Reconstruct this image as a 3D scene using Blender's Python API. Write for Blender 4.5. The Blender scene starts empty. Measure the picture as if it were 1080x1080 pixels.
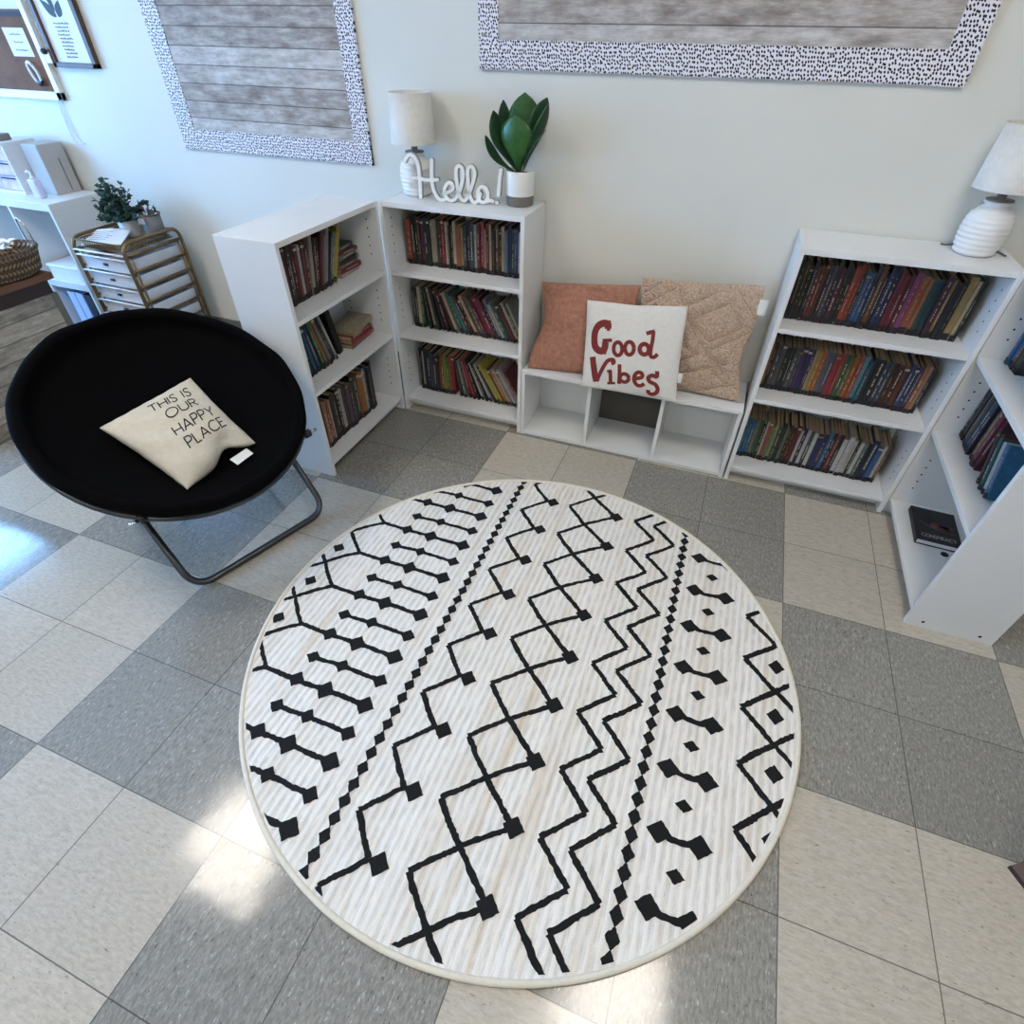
import bpy, bmesh, math, random
from mathutils import Vector, Matrix
random.seed(7)
PI = math.pi
scene = bpy.context.scene
COL = scene.collection

# ------------------------------------------------------------------ materials
def lin(h):
    h = h.lstrip('#')
    out = []
    for i in (0, 2, 4):
        c = int(h[i:i+2], 16) / 255
        out.append(c / 12.92 if c <= 0.04045 else ((c + 0.055) / 1.055) ** 2.4)
    return (*out, 1)

class NT:
    """tiny helper round a node tree"""
    def __init__(s, name):
        s.m = bpy.data.materials.new(name); s.m.use_nodes = True
        s.t = s.m.node_tree; s.n = s.t.nodes; s.l = s.t.links
        s.b = s.n['Principled BSDF']
    def new(s, typ, **kw):
        nd = s.n.new(typ)
        for k, v in kw.items(): setattr(nd, k, v)
        return nd
    def put(s, sock, v):
        if isinstance(v, bpy.types.NodeSocket): s.l.new(v, sock)
        elif v is not None: sock.default_value = v
    def math(s, op, a, b=None, c=None):
        nd = s.new('ShaderNodeMath', operation=op)
        s.put(nd.inputs[0], a)
        if b is not None: s.put(nd.inputs[1], b)
        if c is not None: s.put(nd.inputs[2], c)
        return nd.outputs[0]
    def mix(s, f, a, b, blend='MIX'):
        nd = s.new('ShaderNodeMix', data_type='RGBA', blend_type=blend)
        s.put(nd.inputs[0], f); s.put(nd.inputs[6], a); s.put(nd.inputs[7], b)
        return nd.outputs[2]
    def obj(s):
        return s.new('ShaderNodeTexCoord').outputs['Object']
    def sep(s, v):
        nd = s.new('ShaderNodeSeparateXYZ'); s.l.new(v, nd.inputs[0]); return nd.outputs
    def comb(s, x, y, z=0.0):
        nd = s.new('ShaderNodeCombineXYZ')
        for i, q in enumerate((x, y, z)): s.put(nd.inputs[i], q)
        return nd.outputs[0]
    def noise(s, v, scale, detail=3, rough=.55):
        nd = s.new('ShaderNodeTexNoise'); s.put(nd.inputs['Vector'], v)
        nd.inputs['Scale'].default_value = scale; nd.inputs['Detail'].default_value = detail
        nd.inputs['Roughness'].default_value = rough
        return nd.outputs[0]
    def ramp(s, f, stops, interp='LINEAR'):
        nd = s.new('ShaderNodeValToRGB'); s.put(nd.inputs[0], f)
        cr = nd.color_ramp; cr.interpolation = interp
        while len(cr.elements) < len(stops): cr.elements.new(.5)
        for e, (p, c) in zip(cr.elements, stops):
            e.position = p; e.color = c
        return nd.outputs[0]
    def bump(s, h, strength=.3, dist=.002, normal=None):
        nd = s.new('ShaderNodeBump'); s.put(nd.inputs['Height'], h)
        nd.inputs['Strength'].default_value = strength; nd.inputs['Distance'].default_value = dist
        if normal is not None: s.put(nd.inputs['Normal'], normal)
        return nd.outputs[0]
    def out(s, color=None, rough=None, normal=None, **kw):
        s.put(s.b.inputs['Base Color'], color); s.put(s.b.inputs['Roughness'], rough)
        if normal is not None: s.put(s.b.inputs['Normal'], normal)
        for k, v in kw.items(): s.put(s.b.inputs[k.replace('_', ' ')], v)
        return s.m

def plain(name, hexc, rough=.5, var=.06, scale=30, bump=0.0, bscale=200, **kw):
    """procedural paint / plastic: slight noise in colour, optional bump"""
    q = NT(name); c = lin(hexc)
    n = q.noise(q.obj(), scale)
    d = tuple(x * (1 - var) for x in c[:3]) + (1,)
    u = tuple(min(1, x * (1 + var)) for x in c[:3]) + (1,)
    col = q.ramp(n, [(.3, d), (.7, u)])
    nm = q.bump(q.noise(q.obj(), bscale, 2), .5, bump) if bump else None
    return q.out(col, rough, nm, **kw)

def fabric(name, hexc, scale=900, bump=.0006, var=.1, **kw):
    q = NT(name); c = lin(hexc); o = q.obj()
    x = q.sep(o)
    w = q.math('ADD', q.math('SINE', q.math('MULTIPLY', x[0], scale)), q.math('SINE', q.math('MULTIPLY', x[2], scale)))
    n = q.noise(o, 60, 4)
    d = tuple(v * (1 - var) for v in c[:3]) + (1,)
    u = tuple(min(1, v * (1 + var)) for v in c[:3]) + (1,)
    return q.out(q.ramp(n, [(.3, d), (.7, u)]), .9, q.bump(q.math('ADD', w, q.math('MULTIPLY', n, 3.0)), .4, bump), **kw)

M = {}
M['laminate'] = plain('white_laminate', 'dfe0df', .38, .015, 8, .00008, 500)
M['dark_hole'] = plain('dark_pin_hole', '1c1c1e', .8)
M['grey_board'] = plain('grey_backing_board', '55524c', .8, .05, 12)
M['metal_grey'] = plain('grey_tube_metal', '4b4d50', .3, .03, 20, Metallic=.85)
M['steel'] = plain('bright_steel', 'c8ccd0', .2, .02, 20, Metallic=1.0)
M['black_plastic'] = plain('black_plastic', '15161a', .45)
M['gold'] = plain('brushed_gold_metal', '80694a', .34, .05, 40, Metallic=.75)
M['white_plastic'] = plain('white_plastic', 'e6e9ee', .35, .02)
M['clear_drawer'] = plain('milky_drawer_plastic', 'd6d9de', .3, .04, 18)
M['ceramic'] = plain('white_ceramic', 'e4e2de', .28, .02, 25)
M['ceramic_grey'] = plain('grey_brown_glaze', '7c726b', .4, .06, 60)
M['soil'] = plain('dark_soil', '2a221c', .95, .3, 120, .003, 150)
M['shade_linen'] = fabric('linen_lamp_shade', 'd9d6cf', 1600, .0004, .05)
M['sign_white'] = plain('white_painted_wood', 'ecebe8', .5, .03, 40, .0002, 200)
M['sign_edge'] = plain('grey_wood_edge', 'a9a7a2', .6, .05, 50)
M['paper'] = plain('white_paper', 'e9e9ea', .7, .02, 10)
M['paper_lilac'] = plain('lilac_paper', 'dcd8e6', .7, .06, 25)
M['ink'] = plain('dark_ink', '262a30', .7)
M['slate_leaf'] = plain('slate_print', '45545c', .7, .12, 30)
M['brown_wood'] = None
M['black_thread'] = plain('black_tufted_yarn', '0c0b0c', .95, .25, 300, .002, 400)
M['text_black'] = plain('black_print', '141416', .8)
M['vibes_red'] = plain('maroon_embroidery', '7a2a24', .85, .15, 300, .001, 500)
M['tag_white'] = plain('white_tag_satin', 'e8e8e4', .5, .03)
M['lilac_plastic'] = plain('lilac_tinted_plastic', 'cfcbe6', .3, .08, 20)
M['pink_clear'] = plain('pink_white_drawer_front', 'cdb9d2', .35, .25, 26)
M['grey_felt'] = plain('dark_grey_tin', '6a6a6e', .5, .05)
M['binder_blue'] = plain('pale_blue_binder', 'b6c8e6', .4, .04)
M['holder_grey'] = plain('grey_file_holder_card', 'b4b1ad', .6, .04)
M['navy'] = plain('navy_dark', '20263c', .6)
M['taupe'] = plain('taupe_box_card', '6e5a52', .7, .08, 30)
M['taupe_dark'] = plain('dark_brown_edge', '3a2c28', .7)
M['rubber_base'] = plain('grey_cove_base_rubber', '68665f', .55, .04, 20)
M['binding'] = plain('cream_rug_binding', 'ddd6c6', .8, .05, 100, .0008, 500)

def wood(name, dark, light, axis=0, scale=14, rough=.5):
    q = NT(name); x = q.sep(q.obj())
    s = [18.0, 18.0, 18.0]; s[axis] = 1.5
    v = q.comb(q.math('MULTIPLY', x[0], s[0]), q.math('MULTIPLY', x[1], s[1]), q.math('MULTIPLY', x[2], s[2]))
    n = q.noise(v, scale * .12, 6, .65)
    return q.out(q.ramp(n, [(.3, lin(dark)), (.7, lin(light))]), rough, q.bump(n, .2, .001))
M['brown_wood'] = wood('brown_table_wood', '4a2d20', '7a5038', 1)
M['frame_wood'] = wood('dark_frame_wood', '3c2c26', '66493c', 2)

def planks(name, ph, hues, across, up, seam_dark='3d3936', knots=True, rough=.75):
    """rustic plank print: rows of boards of height ph; `across` and `up` are the axes (0,1,2) along and over the boards"""
    q = NT(name); x = q.sep(q.obj())
    a, z = x[across], x[up]
    row = q.math('FLOOR', q.math('DIVIDE', z, ph))
    fr = q.math('SUBTRACT', q.math('DIVIDE', z, ph), row)
    wn = q.new('ShaderNodeTexWhiteNoise', noise_dimensions='1D'); q.put(wn.inputs['W'], q.math('ADD', row, 3.37))
    r = wn.outputs['Value']
    v = q.comb(q.math('ADD', q.math('MULTIPLY', a, 5.5), q.math('MULTIPLY', r, 37.0)), q.math('MULTIPLY', z, 30.0), r)
    g1 = q.noise(v, 1.5, 8, .75)
    v2 = q.comb(q.math('ADD', q.math('MULTIPLY', a, 9.0), q.math('MULTIPLY', r, 91.0)), q.math('MULTIPLY', z, 15.0), r)
    g2 = q.noise(v2, 1.5, 5, .6)
    tone = q.math('ADD', q.math('ADD', q.math('MULTIPLY', g1, .62), q.math('MULTIPLY', g2, .38)), q.math('MULTIPLY', q.math('SUBTRACT', r, .5), .20))
    col = q.ramp(tone, [(.34, lin(hues[0])), (.45, lin(hues[1])), (.54, lin(hues[2])), (.64, lin(hues[3]))])
    if knots:
        vo = q.new('ShaderNodeTexVoronoi'); q.put(vo.inputs['Vector'], q.comb(q.math('MULTIPLY', a, 2.4), q.math('MULTIPLY', z, 9.0), 0.0))
        vo.inputs['Scale'].default_value = 1.0
        k = q.ramp(vo.outputs['Distance'], [(.03, (1, 1, 1, 1)), (.16, (0, 0, 0, 1))])
        col = q.mix(q.math('MULTIPLY', k, .55), col, lin('5d4c44'))
    e = q.math('MINIMUM', fr, q.math('SUBTRACT', 1.0, fr))
    seam = q.math('LESS_THAN', e, .028)
    col = q.mix(q.math('MULTIPLY', seam, .75), col, lin(seam_dark))
    return q.out(col, rough, q.bump(tone, .15, .0008))
M['board_planks'] = planks('grey_plank_print', .0605, ('7f736d', 'a0968e', 'b9b2ac', 'd0ccc8'), 0, 2)
M['crate_planks'] = planks('weathered_plank_wrap', .072, ('6b665e', '8a8378', 'a39b8f', 'b9b2a6'), 1, 2)

def dotted():
    q = NT('dotted_border_trim'); x = q.sep(q.obj())
    v = q.comb(q.math('ADD', x[0], q.math('MULTIPLY', x[2], .25)), q.math('MULTIPLY', x[2], .8), 0.0)
    vo = q.new('ShaderNodeTexVoronoi', voronoi_dimensions='2D'); q.put(vo.inputs['Vector'], v)
    vo.inputs['Scale'].default_value = 122; vo.inputs['Randomness'].default_value = .6
    k = q.math('LESS_THAN', vo.outputs['Distance'], .33)
    return q.out(q.mix(k, lin('e4e0e6'), lin('17171b')), .6)
M['dots'] = dotted()

def wall_paint():
    q = NT('painted_block_wall'); o = q.obj()
    n = q.noise(o, 1.4, 4); n2 = q.noise(o, 160, 3)
    c = q.ramp(n, [(.3, lin('d6d4ca')), (.7, lin('dddbd1'))])
    spots = q.ramp(q.noise(o, 23, 2), [(.74, (0, 0, 0, 1)), (.78, (1, 1, 1, 1))])
    c = q.mix(q.math('MULTIPLY', spots, .05), c, lin('8a8880'))
    return q.out(c, .6, q.bump(n2, .25, .0008))
M['wall'] = wall_paint()
M['ceiling'] = plain('ceiling_tile', 'e4e3de', .9, .03, 40)
M['outer_wall'] = plain('neutral_painted_wall', 'd2cfc6', .7, .03, 4)

T = .3048
def floor_mat():
    q = NT('vinyl_tile_floor'); o = q.obj(); x = q.sep(o)
    tx = q.math('DIVIDE', x[0], T); ty = q.math('DIVIDE', x[1], T)
    ix = q.math('FLOOR', tx); iy = q.math('FLOOR', ty)
    bx_ = q.math('FLOOR', q.math('DIVIDE', tx, 2.0)); by_ = q.math('FLOOR', q.math('DIVIDE', ty, 2.0))
    par = q.math('FLOORED_MODULO', q.math('ADD', bx_, by_), 2.0)        # 0 grey, 1 beige
    wn = q.new('ShaderNodeTexWhiteNoise', noise_dimensions='2D'); q.put(wn.inputs['Vector'], q.comb(ix, iy))
    r = wn.outputs['Value']; rc = wn.outputs['Color']
    # grey: streaks along y ; beige: streaks along x
    vg = q.comb(q.math('MULTIPLY', x[0], 3.0), x[1], r)
    vb = q.comb(x[0], q.math('MULTIPLY', x[1], 3.0), r)
    g1 = q.noise(vg, 62, 5, .7); g2 = q.noise(vg, 64, 2)
    b1 = q.noise(vb, 48, 5, .7); b2 = q.noise(vb, 68, 2)
    grey = q.ramp(g1, [(.26, lin('706d68')), (.5, lin('8a8780')), (.76, lin('a9a69d'))])
    grey = q.mix(q.ramp(g2, [(.655, (0, 0, 0, 1)), (.70, (.85, .85, .85, 1))]), grey, lin('bdbcb6'))
    grey = q.mix(q.ramp(g2, [(.29, (.9, .9, .9, 1)), (.335, (0, 0, 0, 1))]), grey, lin('4a4b4c'))
    beige = q.ramp(b1, [(.28, lin('a69d8f')), (.5, lin('b8b0a2')), (.74, lin('c6bfb2'))])
    beige = q.mix(q.ramp(b2, [(.27, (.9, .9, .9, 1)), (.315, (0, 0, 0, 1))]), beige, lin('857d70'))
    c = q.mix(par, grey, beige)
    tone = q.math('ADD', .94, q.math('MULTIPLY', r, .12))
    c = q.mix(1.0, c, q.comb(tone, tone, tone), 'MULTIPLY')
    fx = q.math('SUBTRACT', tx, ix); fy = q.math('SUBTRACT', ty, iy)
    ex = q.math('MINIMUM', fx, q.math('SUBTRACT', 1.0, fx)); ey = q.math('MINIMUM', fy, q.math('SUBTRACT', 1.0, fy))
    e = q.math('MINIMUM', ex, ey)
    seam = q.math('LESS_THAN', e, .0042)
    c = q.mix(q.math('MULTIPLY', seam, .72), c, lin('3c3a37'))
    # every tile lies at a very slightly different tilt
    geo = q.new('ShaderNodeNewGeometry').outputs['Normal']
    sub = q.new('ShaderNodeVectorMath', operation='SUBTRACT'); q.put(sub.inputs[0], rc); sub.inputs[1].default_value = (.5, .5, .5)
    sc = q.new('ShaderNodeVectorMath', operation='SCALE'); q.put(sc.inputs[0], sub.outputs[0]); sc.inputs['Scale'].default_value = .028
    ad = q.new('ShaderNodeVectorMath', operation='ADD'); q.put(ad.inputs[0], geo); q.put(ad.inputs[1], sc.outputs[0])
    no = q.new('ShaderNodeVectorMath', operation='NORMALIZE'); q.put(no.inputs[0], ad.outputs[0])
    wav = q.noise(o, 5.5, 2)
    nm = q.bump(q.math('ADD', q.math('MULTIPLY', wav, 1.0), q.math('MULTIPLY', g1, .03)), .35, .0035, no.outputs[0])
    rough = q.math('ADD', .07, q.math('MULTIPLY', q.noise(o, 9, 4), .10))
    return q.out(c, rough, nm, Specular_IOR_Level=.5)
M['floor'] = floor_mat()

def rug_mat():
    q = NT('cream_rug_pile'); o = q.obj(); x = q.sep(o)
    wob = q.math('MULTIPLY', q.noise(o, 12, 2), .006)
    ph = q.math('MULTIPLY', q.math('ADD', x[0], wob), 2 * PI / .0205)
    rib = q.math('SINE', ph)
    strip = q.noise(q.comb(q.math('MULTIPLY', x[0], 16.0), q.math('MULTIPLY', x[1], .9), 0.0), 1.0, 3, .6)
    fine = q.noise(o, 420, 3)
    c = q.ramp(strip, [(.3, lin('efece7')), (.55, lin('ebe6de')), (.72, lin('dccfbb'))])
    groove = q.ramp(rib, [(0.0, (1, 1, 1, 1)), (.12, (0, 0, 0, 1))])
    c = q.mix(q.math('MULTIPLY', groove, q.math('MULTIPLY', q.ramp(q.noise(q.comb(q.math('MULTIPLY', x[0], 30.0), q.math('MULTIPLY', x[1], 8.0), 0.0), 3.0, 4), [(.35, (0, 0, 0, 1)), (.6, (1, 1, 1, 1))]), .42)), c, lin('b3aca1'))
    h = q.math('ADD', q.math('MULTIPLY', rib, .6), q.math('MULTIPLY', fine, 1.2))
    return q.out(c, .95, q.bump(h, .6, .0025))
M['rug'] = rug_mat()

def plush_black():
    q = NT('black_plush'); o = q.obj()
    n = q.noise(o, 380, 3)
    return q.out(q.ramp(n, [(.3, lin('050506')), (.8, lin('0b0b0d'))]), .95, q.bump(n, .5, .003), Specular_IOR_Level=.06)
M['plush'] = plush_black()

def boucle():
    q = NT('beige_tufted_boucle'); o = q.obj()
    vo = q.new('ShaderNodeTexVoronoi'); q.put(vo.inputs['Vector'], o); vo.inputs['Scale'].default_value = 130
    d = vo.outputs['Distance']; n = q.noise(o, 45, 4)
    c = q.mix(q.math('MULTIPLY', d, 1.1), q.ramp(n, [(.3, lin('d9c0aa')), (.7, lin('ead6c2'))]), lin('bf9f86'))
    return q.out(c, .95, q.bump(q.math('MULTIPLY', d, -1.0), 1.0, .010))
M['boucle'] = boucle()
M['boucle_seam'] = plain('beige_seam', 'a58a72', .95, .1)
M['rust'] = fabric('rust_linen', 'a67561', 1100, .0010, .22)
M['cream_cotton'] = fabric('cream_cotton', 'cfc7b6', 1500, .0003, .05)
M['white_cotton'] = fabric('white_ribbed_cotton', 'dcd9d3', 700, .0005, .04)

def leafm(name, dark, light, rough=.35):
    q = NT(name); n = q.noise(q.obj(), 40, 4)
    return q.out(q.ramp(n, [(.3, lin(dark)), (.7, lin(light))]), rough)
M['leaf'] = leafm('deep_green_leaf', '1c4218', '30621f')
M['leaf_dark'] = leafm('dark_green_leaf', '12301a', '1d4424')
M['leaf_small'] = leafm('small_dark_leaf', '16302a', '2a5044', .5)
M['stem'] = plain('green_brown_stem', '4c4a30', .7)

def cork():
    q = NT('cork_board_surface'); o = q.obj()
    n = q.noise(o, 8, 3); f = q.noise(o, 260, 3)
    c = q.ramp(n, [(.3, lin('6f4f3e')), (.7, lin('8a634c'))])
    c = q.mix(q.ramp(f, [(.58, (0, 0, 0, 1)), (.66, (.6, .6, .6, 1))]), c, lin('4e372c'))
    return q.out(c, .9)
M['cork'] = cork()

def wicker():
    q = NT('woven_wicker'); x = q.sep(q.obj())
    ang = q.math('ARCTAN2', x[1], x[0])
    w = q.math('SINE', q.math('ADD', q.math('MULTIPLY', ang, 52.0), q.math('MULTIPLY', q.math('SINE', q.math('MULTIPLY', x[2], 150.0)), 2.2)))
    r = q.math('SINE', q.math('MULTIPLY', x[2], 230.0))
    h = q.math('MULTIPLY', q.math('ADD', w, r), .5)
    c = q.ramp(h, [(0.0, lin('54402d')), (.4, lin('8f7050')), (.9, lin('b39269'))])
    return q.out(c, .7, q.bump(h, .8, .006))
M['wicker'] = wicker()

def emission(name, col, strength):
    m = bpy.data.materials.new(name); m.use_nodes = True
    n = m.node_tree.nodes; n.remove(n['Principled BSDF'])
    e = n.new('ShaderNodeEmission'); e.inputs[0].default_value = col; e.inputs[1].default_value = strength
    m.node_tree.links.new(e.outputs[0], n['Material Output'].inputs[0])
    return m

_cm = {}
def toned(h, k=.72, s_=.84):
    c = [int(h[i:i+2], 16) for i in (0, 2, 4)]; g = sum(c) / 3
    return ''.join('%02x' % int(max(0, min(255, (g + (v - g) * s_) * k))) for v in c)
def cover(hexc, rough=.45):
    if hexc not in _cm:
        _cm[hexc] = plain('book_cover_' + hexc, toned(hexc), rough, .18, 70)
    return _cm[hexc]
M['pages'] = plain('book_pages', 'b29a78', .9, .15, 300)
M['label_band'] = plain('dark_spine_label', '17161d', .6, .2, 60)
M['mark_cream'] = plain('cream_spine_print', 'b8ae9e', .6, .1, 100)
M['mark_gold'] = plain('gold_spine_print', '8f7442', .6, .1, 100)
M['mark_red'] = plain('red_spine_sticker', 'a32632', .6, .1, 100)

# ------------------------------------------------------------------ mesh helpers
def bm_new(): return bmesh.new()

def box(bm, x0, x1, y0, y1, z0, z1, mi=0, mtx=None):
    vs = [bm.verts.new((x, y, z)) for x in (x0, x1) for y in (y0, y1) for z in (z0, z1)]
    fs = []
    for f in ((0, 1, 3, 2), (4, 6, 7, 5), (0, 4, 5, 1), (2, 3, 7, 6), (0, 2, 6, 4), (1, 5, 7, 3)):
        q = bm.faces.new([vs[i] for i in f]); q.material_index = mi; fs.append(q)
    if mtx is not None: bmesh.ops.transform(bm, matrix=mtx, verts=vs)
    return vs, fs

def bbox(bm, x0, x1, y0, y1, z0, z1, bev=.0015, mi=0, seg=2):
    """bevelled box"""
    vs, fs = box(bm, x0, x1, y0, y1, z0, z1, mi)
    es = list({e for f in fs for e in f.edges})
    r = bmesh.ops.bevel(bm, geom=es, offset=bev, segments=seg, affect='EDGES', profile=.5)
    for f in r['faces']: f.material_index = mi
    return vs

def lathe(bm, prof, n=48, mi=0, c=(0, 0, 0), cap=True):
    rings = []
    for r, z in prof:
        rings.append([bm.verts.new((c[0] + r * math.cos(2*PI*i/n), c[1] + r * math.sin(2*PI*i/n), c[2] + z)) for i in range(n)])
    for a, b in zip(rings, rings[1:]):
        for i in range(n):
            f = bm.faces.new((a[i], a[(i+1) % n], b[(i+1) % n], b[i])); f.material_index = mi; f.smooth = True
    if cap:
        for rg, rev in ((rings[0], True), (rings[-1], False)):
            f = bm.faces.new(rg[::-1] if rev else rg); f.material_index = mi

def tube(bm, pts, r, n=10, mi=0, closed=False):
    pts = [Vector(p) for p in pts]; m = len(pts); rings = []
    prev = None
    for i, p in enumerate(pts):
        if closed: t = pts[(i+1) % m] - pts[i-1]
        else: t = pts[min(i+1, m-1)] - pts[max(i-1, 0)]
        t.normalize()
        if prev is None:
            a = Vector((0, 0, 1)) if abs(t.z) < .9 else Vector((1, 0, 0))
            u = t.cross(a).normalized()
        else:
            u = (prev - t * prev.dot(t)).normalized()
        prev = u; w = t.cross(u)
        rr = r[i] if isinstance(r, (list, tuple)) else r
        rings.append([bm.verts.new(p + (u * math.cos(2*PI*k/n) + w * math.sin(2*PI*k/n)) * rr) for k in range(n)])
    pr = list(zip(rings, rings[1:])) + ([(rings[-1], rings[0])] if closed else [])
    for a, b in pr:
        for k in range(n):
            f = bm.faces.new((a[k], a[(k+1) % n], b[(k+1) % n], b[k])); f.material_index = mi; f.smooth = True
    if not closed:
        for rg in (rings[0][::-1], rings[-1]):
            f = bm.faces.new(rg); f.material_index = mi

def fillet(pts, rad, n=6):
    """round the inner corners of a polyline"""
    pts = [Vector(p) for p in pts]; out = [pts[0]]
    for a, b, c in zip(pts, pts[1:], pts[2:]):
        d1 = (a - b).normalized(); d2 = (c - b).normalized()
        p1 = b + d1 * rad; p2 = b + d2 * rad
        for k in range(n + 1):
            t = k / n
            out.append(p1.lerp(b, t).lerp(b.lerp(p2, t), t))
    out.append(pts[-1]); return out

def smoothline(pts, n=6):
    """Catmull-Rom through 2-D or 3-D points"""
    P = [Vector(p) for p in pts]; P = [P[0]*2 - P[1]] + P + [P[-1]*2 - P[-2]]
    out = []
    for i in range(1, len(P) - 2):
        for k in range(n):
            t = k / n
            a, b, c, d = P[i-1], P[i], P[i+1], P[i+2]
            out.append(.5 * ((2*b) + (c - a)*t + (2*a - 5*b + 4*c - d)*t*t + (3*b - a - 3*c + d)*t**3))
    out.append(P[-2]); return out

def link(name, bm, mats, parent=None, loc=None, smooth=False, recalc=True):
    if recalc: bmesh.ops.recalc_face_normals(bm, faces=bm.faces)
    me = bpy.data.meshes.new(name); bm.to_mesh(me); bm.free()
    for m in (mats if isinstance(mats, (list, tuple)) else [mats]): me.materials.append(m)
    if smooth:
        for p in me.polygons: p.use_smooth = True
    o = bpy.data.objects.new(name, me); COL.objects.link(o)
    if loc is not None: o.location = loc
    if parent: o.parent = parent
    return o

def tag(o, label, cat, group=None):
    o['label'] = label; o['category'] = cat
    if group: o['group'] = group
    return o
def thing(name, label, cat, loc=(0, 0, 0), rz=0, group=None):
    o = bpy.data.objects.new(name, None); COL.objects.link(o); o.empty_display_size = .05
    o.location = loc; o.rotation_euler = (0, 0, rz)
    return tag(o, label, cat, group)
def struct(name, bm, mat):
    o = link(name, bm, mat); o['kind'] = 'structure'; return o
def partlabel(o, s): o['label'] = s; return o

# ------------------------------------------------------------------ camera (solved from the floor-tile grid)
cam = bpy.data.cameras.new('camera'); co = bpy.data.objects.new('camera', cam); COL.objects.link(co)
cam.sensor_width = 36; cam.sensor_height = 36; cam.lens = 19.28; cam.clip_start = .02
R = ((0.93386143, 0.35752200, 0.00899166), (0.24430635, -0.61937290, -0.74611769), (-0.26118429, 0.69896723, -0.66575335))
co.matrix_world = Matrix(((R[0][0], -R[1][0], -R[2][0], -0.4367), (R[0][1], -R[1][1], -R[2][1], -2.0129), (R[0][2], -R[1][2], -R[2][2], 1.4246), (0, 0, 0, 1)))
scene.camera = co

# ------------------------------------------------------------------ room
YW = .263; XL = -5.2; XR = 2.6; YB = -5.2; ZC = 2.75
b = bm_new(); box(b, XL, XR, YB, YW, -.1, 0); struct('floor', b, M['floor'])
b = bm_new(); box(b, XL - .1, XR + .1, YW, YW + .12, -.1, ZC + .1); struct('wall_back', b, M['wall'])
b = bm_new(); box(b, XR, XR + .1, YB, YW, -.1, ZC + .1); struct('wall_right', b, M['outer_wall'])
b = bm_new(); box(b, XL - .1, XR + .1, YB - .1, YB, -.1, ZC + .1); struct('wall_front', b, M['outer_wall'])
b = bm_new(); box(b, XL - .1, XR + .1, YB - .1, YW + .12, ZC, ZC + .1); struct('ceiling', b, M['ceiling'])
WY0, WY1, WZ0, WZ1 = -2.7, -.3, .85, 1.85
b = bm_new()
box(b, XL - .1, XL, YB, WY0, -.1, ZC); box(b, XL - .1, XL, WY1, YW, -.1, ZC)
box(b, XL - .1, XL, WY0, WY1, -.1, WZ0); box(b, XL - .1, XL, WY0, WY1, WZ1, ZC)
struct('wall_left', b, M['outer_wall'])
b = bm_new()
for y0, y1, z0, z1 in ((WY0, WY1, WZ0, WZ0 + .05), (WY0, WY1, WZ1 - .05, WZ1), (WY0, WY0 + .05, WZ0, WZ1), (WY1 - .05, WY1, WZ0, WZ1), (-1.53, -1.47, WZ0, WZ1)):
    box(b, XL - .07, XL - .02, y0, y1, z0, z1)
struct('window_1', b, M['white_plastic'])
b = bm_new(); box(b, XL, XR, YW - .008, YW, 0, .158); struct('baseboard_back', b, M['rubber_base'])

# daylight outside and a portal in the window opening
w = bpy.data.worlds.new('sky'); scene.world = w; w.use_nodes = True
bg = w.node_tree.nodes['Background']; bg.inputs[0].default_value = (.23, .52, 1.0, 1); bg.inputs[1].default_value = 23.0
pl = bpy.data.lights.new('window_daylight', 'AREA'); pl.shape = 'RECTANGLE'; pl.size = WY1 - WY0; pl.size_y = WZ1 - WZ0
pl.cycles.is_portal = True
po = bpy.data.objects.new('window_daylight', pl); COL.objects.link(po)
po.location = (XL - .05, (WY0 + WY1) / 2, (WZ0 + WZ1) / 2)
po.rotation_euler = Vector((1, 0, 0)).to_track_quat('-Z', 'Z').to_euler()

lampm = emission('troffer_diffuser', (1.0, .92, .82, 1), 20.0)
for i, (x, y) in enumerate(((-2.62, -1.42), (.0, -1.35), (-2.6, -3.8), (-.1, -3.8))):
    t = thing('ceiling_light', 'recessed ceiling light panel over the %s' % ('black chair', 'round rug', 'window end behind the camera', 'middle of the room behind the camera')[i], 'light', (x, y, ZC), 0, 'ceiling light panels')
    b = bm_new(); bbox(b, -.3, .3, -.3, .3, -.012, -.002, .002); link('diffuser', b, lampm, t)
    b = bm_new()
    for q in ((-.33, -.3, -.33, .33), (.3, .33, -.33, .33), (-.3, .3, -.33, -.3), (-.3, .3, .3, .33)): box(b, q[0], q[1], q[2], q[3], -.02, 0)
    link('frame', b, M['white_plastic'], t)

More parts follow.
